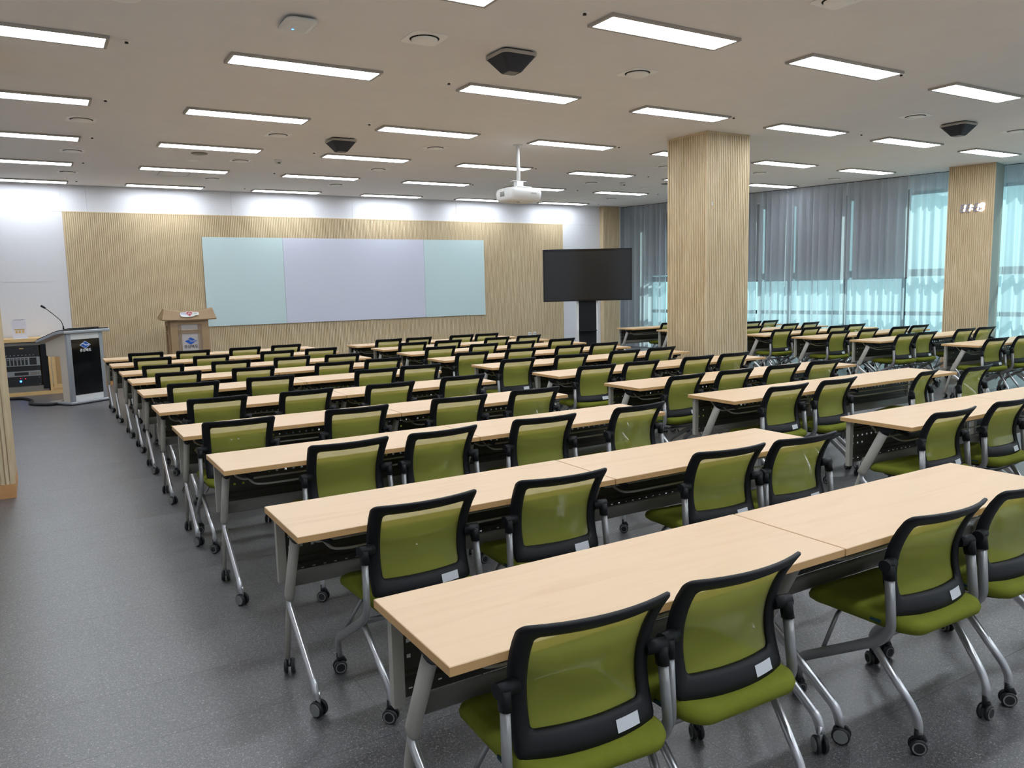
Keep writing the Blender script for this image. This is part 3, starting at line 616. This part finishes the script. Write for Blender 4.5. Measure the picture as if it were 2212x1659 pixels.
for a, c in (((.02, .1), (.09, 1.15)), ((.33, .1), (.4, 1.15)), ((.09, 1.08), (.33, 1.15)), ((.09, .1), (.33, .2)), ((.09, .93), (.33, .945)), ((.09, .965), (.33, .98))): sd_.box((-.345, a[0], a[1]), (-.32, c[0], c[1]))
sd_.build('side_frame', M['podium'], po)
# roof-like top: lower edge straight, upper edge swept up at both ends
lo = [(-.45, 1.185), (.45, 1.185)]; hi = lambda x: 1.315 + .06 * (x / .40) ** 2
b = MB(); nn = 16; ring = []
for i in range(nn + 1):
    u = -1 + 2 * i / nn; xl = .45 * u; xh = .405 * u
    ring.append([(xl, -.11, 1.185 + .012 * u * u), (xh, -.02, hi(xh)), (xh, .10, hi(xh) + .01), (xl, .5, 1.23), (xl, .5, 1.19), (xl, -.10, 1.165 + .012 * u * u)])
b.rings(ring, True, False).build('roof_top', M['podium'], po)
logo(po, Matrix.Translation((.005, -.0082, .8)) @ RX, .105, 'ink')
hs = thing('slogan_sign', 'small white heart and ribbon sign on the podium top', 'sign', (2.31, 14.87, 1.262))
HT = Matrix.Rotation(PI / 2 - .52, 4, 'X')
def ell(cx, cy, a, c, n=20): return [(cx + a * math.cos(2 * PI * k / n), cy + c * math.sin(2 * PI * k / n)) for k in range(n)]
def heart(sc, cx, cy, n=28): return [(cx + sc * 16 * math.sin(t) ** 3 / 16, cy + sc * (13 * math.cos(t) - 5 * math.cos(2 * t) - 2 * math.cos(3 * t) - math.cos(4 * t)) / 16) for t in (2 * PI * k / n for k in range(n))]
HB = HT @ Matrix.Translation((0, 0, .022))
MB().prism([(x, y) for x, y in rrect(.155, .028, .02, 4, 0, .012)], HB, .006).build('ribbon', M['white'], hs)
MB().prism(ell(-.03, -.022, .12, .026), HB, .005).build('ribbon_swash', M['white'], hs)
MB().prism(heart(.062, 0, .012), HB, .009).build('heart_border', M['white'], hs)
MB().prism(heart(.05, 0, .013), HB, .0105).build('heart', M['red'], hs)
for tx, x, sz, m, z in (('새바람', -.095, .034, 'purple', .0075), ('행복', 0, .034, 'white', .012), ('경북!', .103, .034, 'greenink', .0075)): place_text('lettering', tx, sz, M[m], hs, HB @ Matrix.Translation((x, .012, z)))

rk = thing('rack_cabinet', 'pine cabinet with open door holding black audio rack equipment', 'cabinet', (-.2, 15.36, 0))
MB().box((-.7, 0, .06), (-.66, .62, .9)).build('side_board', M['pine'], rk); MB().box((.3, 0, .06), (.34, .62, .9)).build('side_board', M['pine'], rk)
MB().box((-.72, -.02, .9), (.5, .66, .955)).build('top_board', M['pine'], rk)
MB().box((-.7, -.01, 0), (.5, .62, .06)).build('bottom_board', M['pine'], rk)
MB().box((-.66, .6, .06), (.3, .62, .9)).build('back_board', M['pine'], rk)
MB().box((-.66, .04, .06), (.28, .58, .16)).build('rack_base', M['dgrey'], rk)
MB().box((-.66, .03, .84), (.28, .58, .895)).build('rack_header', M['dgrey'], rk)
MB().box((.2, .02, .1), (.29, .6, .85)).build('rack_post', M['black'], rk)
dr = thing('tmp', '', '', (0, 0, 0)); bpy.data.objects.remove(dr)
d_ = MB(); 
for a, c in (((.35, .1), (.4, .88)), ((.72, .1), (.78, .88)), ((.4, .1), (.72, .16)), ((.4, .82), (.72, .88))): d_.box((a[0], -.01, a[1]), (c[0], .015, c[1]))
dd = d_.build('door_frame', M['pine'], rk); MB().box((.4, -.002, .16), (.72, .012, .82)).build('door_panel', M['cork'], dd)
rg = 'audio units in the rack cabinet'
def unit(label, z0, z1, m, deco):
    t = thing('rack_unit', label, 'audio unit', (-.2, 15.36, 0), 0, rg)
    MB().box((-.64, .03, z0), (.18, .45, z1)).build('case', M[m], t); deco(t, z0, z1)
def d1(t, z0, z1):
    for i in range(8): MB().box((-.3 + i * .055, .026, z0 + .02), (-.28 + i * .055, .03, z0 + .032)).build('button', M['racksilver'], t)
    MB().box((-.1, .027, z1 - .05), (-.04, .03, z1 - .035)).build('label_plate', M['gold'], t)
    MB().cyl((.12, .03, z1 - .05), (.12, .018, z1 - .05), .015, 12).build('knob', M['black'], t)
def d2(t, z0, z1):
    for i in range(10):
        s_ = MB().box((-.5 + i * .052, .024, z0 + .015), (-.465 + i * .052, .03, z1 - .015)).build('channel_strip', M['rackface'], t)
        MB().cyl((-.482 + i * .052, .024, z1 - .035), (-.482 + i * .052, .012, z1 - .035), .01, 8).build('knob', M['racksilver'], s_)
    MB().box((.03, .024, z0 + .015), (.13, .03, z1 - .015)).build('meter', M['rackface'], t)
def d3(t, z0, z1):
    MB().box((-.2, .024, z0 + .02), (.0, .03, z1 - .02)).build('display', M['rackface'], t)
    for x in (-.45, .03): MB().box((x, .026, z0 + .02), (x + .13, .03, z1 - .02)).build('vent_grille', M['dgrey'], t)
def d4(t, z0, z1):
    MB().cyl((-.12, .03, z0 + .08), (-.12, .022, z0 + .08), .016, 12).build('power_light', M['led_blue'], t)
    MB().cyl((-.05, .03, z0 + .12), (-.05, .024, z0 + .12), .008, 8).build('warning_light', M['led_red'], t); MB().cyl((-.12, .03, z0 + .13), (-.12, .024, z0 + .13), .006, 8).build('warning_light', M['led_red'], t)
    for z in (z0 + .02, z1 - .02): MB().cyl((.15, .03, z), (.15, .026, z), .008, 8).build('screw', M['racksilver'], t)
unit('black rack unit with small buttons at the top of the rack', .655, .835, 'rackface', d1)
unit('grey mixer unit with a row of vertical channel strips', .50, .648, 'racksilver', d2)
unit('slim black rack unit below the mixer', .42, .495, 'rackface', lambda t, a, c: MB().cyl((.1, .03, (a + c) / 2), (.1, .02, (a + c) / 2), .012, 10).build('knob', M['black'], t))
unit('silver amplifier unit with dark display in the rack', .325, .415, 'racksilver', d3)
unit('black amplifier with glowing blue light at the rack bottom', .165, .32, 'rackface', d4)
nt_ = thing('notice_stand', 'clear acrylic stand holding a printed notice on the cabinet', 'notice', (-.27, 15.5, .955), .1)
MB().box((-.11, -.05, 0), (.11, .05, .006)).build('base', M['acrylic'], nt_)
MB().box((-.105, 0, .006), (.105, .004, .33)).build('acrylic_sheet', M['acrylic'], nt_)
pp = MB().box((-.098, -.0022, .012), (.098, -.0005, .322)).build('notice_sheet', M['paper'], nt_)
MB().box((-.07, -.003, .31), (.07, -.0022, .317)).build('title_line', M['dgrey'], pp); MB().box((-.075, -.003, .145), (.075, -.0022, .16)).build('table_header', M['gold'], pp)
for x in (-.06, -.015, .035): MB().box((x, -.003, .09), (x + .032, -.0022, .135)).build('table_cell', M['gold'], pp)
bx = thing('small_equipment_box', 'small white and green box lying on the cabinet top', 'box', (.12, 15.55, .955), .2)
MB().box((-.09, -.05, 0), (.06, .05, .035)).build('carton', M['white'], bx); MB().box((-.09, -.052, .0), (.06, -.05, .015)).build('green_band', M['greenink'], bx)
rm = thing('black_cable_pouch', 'black folded pouch beside the white box on cabinet', 'pouch', (.32, 15.55, .955), .1)
MB().rings([[(x, y, z) for x, y in rrect(hx, .05, .03)] for hx, z in ((.1, 0), (.11, .012), (.1, .03), (.07, .036))]).build('pouch_body', M['black'], rm)

# ---------------------------------------------------------------- training table
def caster_mesh(r_, w_, kind):
    """twin wheel at the origin on the floor, axle along x, stem above"""
    wh = MB()
    for s_ in (-1, 1):
        a = s_ * w_ * .18; c = s_ * w_ * .5
        prof = ((a, r_ * .82), (a, r_), (c * .8, r_), (c, r_ * .86))
        wh.m = 0; wh.rings([[(xx, rr_ * math.cos(2 * PI * k / 18), r_ + rr_ * math.sin(2 * PI * k / 18)) for k in range(18)] for xx, rr_ in prof], True)
        wh.m = 1; ri = (.74, .5) if kind == 'chair' else (.8, .0)
        if kind == 'chair':
            wh.rings([[(c + s_ * .0012, q * math.cos(2 * PI * k / 18), r_ + q * math.sin(2 * PI * k / 18)) for k in range(18)] for q in (r_ * .8, r_ * .62)], False)
        else: wh.rings([[(xx, q * math.cos(2 * PI * k / 18), r_ + q * math.sin(2 * PI * k / 18)) for k in range(18)] for xx, q in ((c, r_ * .8), (c + s_ * .002, r_ * .76))], True)
    return wh
def make_table():
    t = thing('training_table', '', 'table', group='beech folding training tables in rows')
    b = MB(); b.m = 1; hx, hy, z0, z1 = .748, .25, .714, .74
    b.add([(-hx, -hy, z0), (hx, -hy, z0), (hx, hy, z0), (-hx, hy, z0), (-hx, -hy, z1 - .002), (hx, -hy, z1 - .002), (hx, hy, z1 - .002), (-hx, hy, z1 - .002)], [(0, 3, 2, 1), (0, 1, 5, 4), (1, 2, 6, 5), (2, 3, 7, 6), (3, 0, 4, 7)])
    b.m = 0; k = .002
    b.add([(-hx, -hy, z1 - k), (hx, -hy, z1 - k), (hx, hy, z1 - k), (-hx, hy, z1 - k), (-hx + k, -hy + k, z1), (hx - k, -hy + k, z1), (hx - k, hy - k, z1), (-hx + k, hy - k, z1)], [(4, 5, 6, 7), (0, 1, 5, 4), (1, 2, 6, 5), (2, 3, 7, 6), (3, 0, 4, 7)])
    b.build('tabletop', [M['top'], M['edge']], t)
    cw = caster_mesh(.032, .044, 'table'); cme = None
    for s_ in (-1, 1):
        x = s_ * .70
        lg = MB().tube(fillet([(x, -.035, .672), (x, .095, .415), (x, .115, .375)], .1), .019, 12, .032).build('leg', M['grey'], t)
        MB().tube(fillet([(x, .108, .39), (x, .14, .30), (x, .2, .07)], .1), .012, 10, .017).build('lower_tube', M['grey'], lg)
        MB().tube([(x, -.048, .698), (x, -.033, .668)], .0205, 12, .0345).build('end_cap', M['black'], lg)
        MB().tube(fillet([(x, .104, .425), (x, .122, .345), (x, -.195, .125), (x, -.215, .07)], .045), .014, 10, .02).build('foot_brace', M['silver'], t)
        for y, yaw in ((.2, .35 * s_), (-.215, -.5 * s_)):
            if cme is None: w_ = cw.build('caster', [M['rubber'], M['hub']], t); cme = w_.data
            else: w_ = link('caster', cme, t)
            w_.location = (x + s_ * -.006, y, 0); w_.rotation_euler = (0, 0, yaw)
            MB().cyl((0, 0, .03), (0, 0, .1), .009, 8).build('stem', M['silver'], w_)
        MB().box((x - .018, .195, .41), (x + .018, .225, .713)).build('panel_post', M['grey'], t)
        h = MB().box((x - .026, -.115, .676), (x + .026, -.015, .7135)).build('tilt_hinge', M['black'], t); bevel(h, .008)
        MB().tube(fillet([(x - s_ * .05, -.07, .69), (x - s_ * .09, -.1, .67), (x - s_ * .12, -.13, .655)], .02), .012, 8, .006, up=(0, 0, 1)).build('tilt_lever', M['black'], t)
    # perforated modesty panel: real square holes, ribs and slots
    def perf_strip(z0, z1, y, holes, hz, hw, hh):
        b_ = MB(); xs = [-.68]; 
        for h_ in holes: xs += [h_ - hw, h_ + hw]
        xs.append(.68); zs = [z0, hz - hh, hz + hh, z1]
        for i in range(len(xs) - 1):
            for j in range(3):
                if i % 2 == 1 and j == 1: continue
                b_.add([(xs[i], y, zs[j]), (xs[i + 1], y, zs[j]), (xs[i + 1], y, zs[j + 1]), (xs[i], y, zs[j + 1])], [(0, 1, 2, 3)])
        return b_
    hol = [-.66 + .049 * i for i in range(28)]
    pn = MB()
    for z0_, z1_, hz, hh in ((.665, .712, .69, .006), (.58, .6249, .604, .006), (.53, .58, .555, .006)):
        q = perf_strip(z0_, z1_, .212, hol if hz > .56 else [h_ for h_ in hol if abs(h_) > .55], hz, .0065, hh); pn.add(q.v, q.f)
    q = perf_strip(.43, .475, .206, hol, .456, .006, .0022); pn.add(q.v, q.f)
    # corrugated middle
    zz = [.475, .482, .49, .497, .505, .512, .52, .53]; yy = [.206, .214, .214, .206, .206, .214, .214, .212]
    pn.add([(x_, y_, z_) for z_, y_ in zip(zz, yy) for x_ in (-.68, .68)], [(2 * i, 2 * i + 1, 2 * i + 3, 2 * i + 2) for i in range(len(zz) - 1)])
    zz = [.625, .631, .637, .645, .651, .657, .665]; yy = [.212, .204, .204, .212, .212, .204, .212]
    pn.add([(x_, y_, z_) for z_, y_ in zip(zz, yy) for x_ in (-.68, .68)], [(2 * i, 2 * i + 1, 2 * i + 3, 2 * i + 2) for i in range(len(zz) - 1)])
    pn.add([(-.68, .206, .43), (.68, .206, .43), (.68, .222, .42), (-.68, .222, .42)], [(0, 1, 2, 3)])
    pn.build('modesty_panel', M['panel'], t)
    MB().tube([(-.69, .11, .45), (.69, .11, .45)], .034, 12, .014, up=(0, 0, 1)).build('cross_beam', M['panelgrey'], t)
    MB().tube(fillet([(-.58, .1, .712), (-.58, .0, .63), (-.56, -.06, .605), (-.5, -.07, .6), (.5, -.07, .6), (.56, -.06, .605), (.58, 0, .63), (.58, .1, .712)], .05), .006, 8, up=(0, 0, 1)).build('book_rail', M['grey'], t)
    MB().tube(fillet([(-.64, .12, .712), (-.64, .04, .64), (-.6, .02, .62), (.6, .02, .62), (.64, .04, .64), (.64, .12, .712)], .05), .006, 8, up=(0, 0, 1)).build('book_rail', M['grey'], t)
    return t

# ---------------------------------------------------------------- mesh-back rolling chair (faces +y)
YB_TAB = [(-.1, -.2), (0, -.188), (.15, -.166), (.32, -.148), (.5, -.15), (.68, -.17), (.85, -.205), (1, -.252), (1.1, -.285)]
BZ0, BZ1 = .455, .84
def backY(x, z):
    v_ = (z - BZ0) / (BZ1 - BZ0); t = lerp_tab(YB_TAB, v_)
    # smooth by averaging
    t = (t + lerp_tab(YB_TAB, v_ - .06) + lerp_tab(YB_TAB, v_ + .06)) / 3
    return t + .85 * x * x
def make_chair():
    t = thing('rolling_chair', '', 'chair', group='green mesh rolling chairs')
    zc = (BZ0 + BZ1) / 2; hz = (BZ1 - BZ0) / 2
    def warp(x, z):
        v_ = (z - BZ0) / (BZ1 - BZ0); return x * (.93 + .07 * v_ + .02 * (2 * v_ - 1) ** 2)
    def loop(dx, dt, db, r_, n=7):
        hx = .226 - dx; zt = BZ1 - dt; zb = BZ0 + db; pts = []
        base = rrect(hx, (zt - zb) / 2, r_, n, 0, (zt + zb) / 2); m_ = len(base)
        for i in range(m_):       # subdivide the straight runs so the rim follows the curve
            p, q = base[i], base[(i + 1) % m_]; L_ = math.hypot(q[0] - p[0], q[1] - p[1]); k_ = 10 if L_ > .1 else 1
            for j in range(k_): pts.append((p[0] + (q[0] - p[0]) * j / k_, p[1] + (q[1] - p[1]) * j / k_))
        return [(warp(x, z), z) for x, z in pts]
    prof = [(0, 0, 0, .024, .0), (.0, .0, .0, .024, .010), (.005, .005, .006, .022, .018), (.02, .02, .03, .02, .021), (.038, .036, .056, .018, .018), (.048, .045, .068, .016, .010), (.048, .045, .068, .016, .0)]
    f = MB(); f.rings([[(x, backY(x, z) - d + .006, z) for x, z in loop(a, b_, c, r_)] for a, b_, c, r_, d in prof] + [[(x, backY(x, z) + .006, z) for x, z in loop(0, 0, 0, .024)]], False)
    fo = f.build('back_frame', M['black'], t)
    # mesh cover stretched over the front of the frame
    def patch(hx, z0, z1, dy, nx=14, nz=14):
        b_ = MB(); vs = []
        for j in range(nz + 1):
            for i in range(nx + 1):
                u, v_ = -1 + 2 * i / nx, j / nz; z = z0 + (z1 - z0) * v_; x = warp(hx * u, z)
                e = max(abs(u), abs(2 * v_ - 1)); vs.append((x, backY(x, z) + dy - (.004 if e > .99 else 0), z))
        return b_.add(vs, [(j * (nx + 1) + i, j * (nx + 1) + i + 1, (j + 1) * (nx + 1) + i + 1, (j + 1) * (nx + 1) + i) for j in range(nz) for i in range(nx)], True)
    patch(.219, BZ0 + .008, BZ1 - .007, .009).build('mesh_cover', M['mesh'], t)
    sk_ = MB(); vs = []
    for j in range(3):
        for i in range(5):
            x = .065 + .08 * i / 4; z = BZ0 + .018 + .032 * j / 2; vs.append((x, backY(x, z) - .0162, z))
    sk_.add(vs, [(j * 5 + i, j * 5 + i + 1, (j + 1) * 5 + i + 1, (j + 1) * 5 + i) for j in range(2) for i in range(4)]).build('asset_sticker', M['sticker'], t)
    # seat
    def ring(inx, inr, inf, z, r_, sag=0.):
        pts = []
        for x, y in rrect(.238 - inx, .237 - (inr + inf) / 2, r_, 8, 0, -.005 + (inr - inf) / 2):
            k_ = .93 + .07 * (y + .22) / .45; dz = -.018 * max(0, (y - .12) / .11) ** 2 + .01 * (x / .22) ** 2; pts.append((x * k_, y, z + dz))
        return pts
    MB().rings([ring(.05, .05, .05, .392, .06), ring(.02, .025, .02, .396, .07), ring(.002, .004, .002, .412, .075), ring(0, 0, 0, .428, .075), ring(.005, .006, .006, .444, .075), ring(.022, .024, .024, .454, .07), ring(.07, .07, .07, .457, .06), ring(.15, .15, .15, .453, .04)], True).build('seat', M['fabric'], t)
    MB().rings([ring(.06, .06, .07, .38, .06), ring(.055, .055, .065, .394, .06)], True).build('seat_pan', M['black'], t)
    MB().box((-.2325, -.11, .427), (-.2255, -.07, .436)).build('maker_label', M['teal'], t)
    wheel = None; cw = caster_mesh(.029, .042, 'chair')
    for s_ in (-1, 1):
        pv = MB(); pv.cyl((s_ * .20, -.128, .652), (s_ * .262, -.14, .652), .021, 16); pv.box((s_ * .235 - .012, -.17, .60), (s_ * .235 + .012, -.13, .652)) if False else None
        pv.tube([(s_ * .243, -.142, .655), (s_ * .243, -.145, .63), (s_ * .244, -.15, .602)], .0165, 10, .024)
        pv.build('back_pivot', M['black'], t)
        MB().tube(fillet([(s_ * .244, -.149, .615), (s_ * .250, -.168, .425), (s_ * .250, -.125, .372), (s_ * .240, .212, .17), (s_ * .234, .237, .135), (s_ * .232, .237, .075)], .05), .0125, 12, .019).build('side_frame', M['chairtube'], t)
        MB().tube(fillet([(s_ * .238, -.09, .345), (s_ * .215, -.235, .165), (s_ * .208, -.255, .12), (s_ * .208, -.256, .075)], .04), .012, 10, .016).build('rear_leg', M['silver'], t)
        for (cx, cy, yaw) in ((s_ * .232, .235, -.9 * s_ + .5), (s_ * .208, -.256, 1.2 + .4 * s_)):
            if wheel is None: w_ = cw.build('caster', [M['rubber'], M['hub']], t); wheel = w_.data
            else: w_ = link('caster', wheel, t)
            w_.location = (cx, cy, 0); w_.rotation_euler = (0, 0, yaw)
            fk = MB(); fk.cyl((0, 0, .045), (0, 0, .092), .0135, 10); fk.tube([(0, 0, .075), (0, -.012, .062), (0, -.02, .045)], .008, 8, .012); fk.build('fork', M['rubber'], w_)
    MB().tube([(-.243, -.06, .335), (.243, -.06, .335)], .012, 10).build('cross_tube', M['chairtube'], t)
    MB().tube([(-.236, .12, .243), (-.16, .12, .36), (-.12, .12, .385)], .008, 8).build('seat_support', M['chairtube'], t)
    MB().tube([(.236, .12, .243), (.16, .12, .36), (.12, .12, .385)], .008, 8).build('seat_support', M['chairtube'], t)
    return t

# ---------------------------------------------------------------- layout (metres; far edge of each row, left end)
LEFT = [(.758, 12.75), (.764, 11.66), (.776, 10.40), (.779, 9.37), (.760, 8.24), (.743, 7.01), (.733, 5.80), (.752, 4.633), (.758, 3.33), (.779, 2.118)]
MID = [(4.345, 12.52), (4.385, 11.50), (4.36, 10.42), (4.30, 9.27), (4.32, 8.10), (4.41, 6.91), (4.43, 5.71), (4.48, 4.67), (4.50, 3.265), (4.47, 2.11)]
RIGHT = [(10.20, 12.7), (10.25, 11.55), (10.27, 10.45), (10.3, 9.42), (10.32, 8.42), (10.31, 7.36), (10.46, 6.06), (10.46, 4.9)]
tb = make_table(); index_children(); used = False
blk = {'left': (LEFT, 'left block by the aisle'), 'middle': (MID, 'middle block'), 'right': (RIGHT, 'right block by the windows')}
for key, (rows, bn) in blk.items():
    for i, (x, y) in enumerate(rows):
        for k in (0, 1):
            loc = (x + .75 + 1.502 * k, y - .25 + random.uniform(-.004, .004) * k, 0)
            lab = 'beech folding table, %s half of %s row from the whiteboard, %s' % ('left' if k == 0 else 'right', ORD[i], bn)
            rz = math.radians(random.uniform(-.15, .15))
            if not used: tb.location = loc; tb.rotation_euler = (0, 0, rz); tb['label'] = lab; used = True
            else: dup(tb, loc, rz, lab)
CH = {
'A': [(1.26, 12.01, -4.0), (1.87, 11.92, -2.9), (2.6, 11.95, 1.0), (3.22, 12.0, 0.5)],
'B': [(1.23, 11.01, -4.0), (1.91, 10.78, -1.5), (2.79, 10.87, -4.0), (3.41, 10.88, -2.7)],
'C': [(1.2, 9.79, -4.0), (1.95, 9.76, -4.0), (2.68, 9.74, -2.7), (3.3, 9.66, -4.0)],
'D': [(1.22, 8.79, -2.2), (1.97, 8.71, -4.0), (2.86, 8.65, -3.3), (3.46, 8.67, -2.3)],
'E': [(1.18, 7.63, -1.7), (1.89, 7.67, -4.0), (2.94, 7.57, -4.0), (3.46, 7.62, -3.1)],
'F': [(1.16, 6.41, -1.6), (1.86, 6.37, 2.9), (2.59, 6.34, 0.1), (3.34, 6.41, 0.7)],
'G': [(1.06, 5.18, -1.8), (1.86, 5.18, -2.8), (2.67, 5.19, -3.3), (3.36, 5.21, -1.1)],
'H': [(1.41, 4.08, 0.6), (1.98, 4.07, 3.7), (2.7, 4.08, -3.4), (3.47, 4.07, 3.6)],
'I': [(1.24, 2.73, 1.1), (1.9, 2.74, -3.6), (2.87, 2.69, -4.1), (3.41, 2.67, -2.2)],
'J': [(1.17, 1.54, -4.1), (1.71, 1.54, -0.8), (2.75, 1.54, -1.3), (3.36, 1.55, 0.0)],
'a': [(4.89, 11.98, -1.4), (5.46, 12.05, -3.2), (6.25, 12.01, -1.0), (6.8, 12.1, -1.3)],
'b': [(4.84, 10.91, -3.5), (5.44, 10.91, -1.7), (6.38, 11.02, -0.7), (7.02, 11.06, -1.2)],
'c': [(4.8, 9.87, -4.0), (5.5, 9.88, -2.3), (6.18, 9.94, -4.0), (6.99, 10.05, -2.6)],
'd': [(4.73, 8.81, -3.6), (5.48, 8.83, -3.6), (6.33, 8.9, -4.0), (6.97, 8.95, -2.7)],
'e': [(4.69, 7.62, 0.0), (5.5, 7.7, -4.0), (6.3, 7.67, -1.7), (6.96, 7.73, 0.5)],
'f': [(4.94, 6.47, -4.0), (5.48, 6.39, -2.4), (6.32, 6.41, 0.3), (7.02, 6.53, 0.8)],
'g': [(4.97, 5.18, 4.1), (5.65, 5.23, 1.3), (6.43, 5.32, -0.9), (7.15, 5.38, -1.1)],
'h': [(5.0, 4.09, 0.5), (5.63, 4.1, 1.4), (6.67, 3.96, 14.0), (7.29, 3.86, 3.7)],
'i': [(4.84, 2.7, 0.2), (5.48, 2.67, 0.0)],
'k': [(11.06, 12.04, 0.0)],
'l': [(12.45, 11.1, 0.0), (12.97, 11.1, 1.1)],
'm': [(11.02, 9.79, 0.0), (12.12, 9.9, 0.7), (12.69, 9.89, 0.4)],
'n': [(10.72, 8.91, -3.2), (11.33, 8.81, -0.3), (11.97, 8.76, -4.0), (12.69, 8.91, -1.8)],
'o': [(10.73, 7.82, -2.0), (11.4, 7.78, -1.4), (12.31, 7.82, -2.2), (13.0, 7.91, -2.6)],
'p': [(10.92, 6.83, -1.6), (11.57, 6.92, -2.5), (12.61, 6.91, -3.3), (13.1, 6.85, -3.4)],
'q': [(10.92, 5.56, -4.0), (11.67, 5.57, 0.0)],
}
ch0 = make_chair(); index_children(); used = False
for key, lst in CH.items():
    if key.isupper(): row = 'ABCDEFGHIJ'.index(key); rows, bn = blk['left']
    elif key < 'j': row = 'abcdefghi'.index(key); rows, bn = blk['middle']
    else: row = 'klmnopq'.index(key); rows, bn = blk['right']
    near = rows[row][1] - .5
    for i, (x, y, a) in enumerate(lst):
        s_ = min(1, (near - .1) / y); x *= s_; y *= s_; an = math.radians(a)
        loc = (x - .2 * math.sin(an), y + .2 * math.cos(an), 0)
        lab = 'green mesh chair, %s from left, %s row from the whiteboard, %s' % (ORD[i], ORD[row], bn)
        if key == 'h' and i == 2: lab = 'green mesh chair turned askew to the left, %s row from whiteboard, %s' % (ORD[row], bn)
        if not used: ch0.location = loc; ch0.rotation_euler = (0, 0, an); ch0['label'] = lab; used = True
        else: dup(ch0, loc, an, lab)
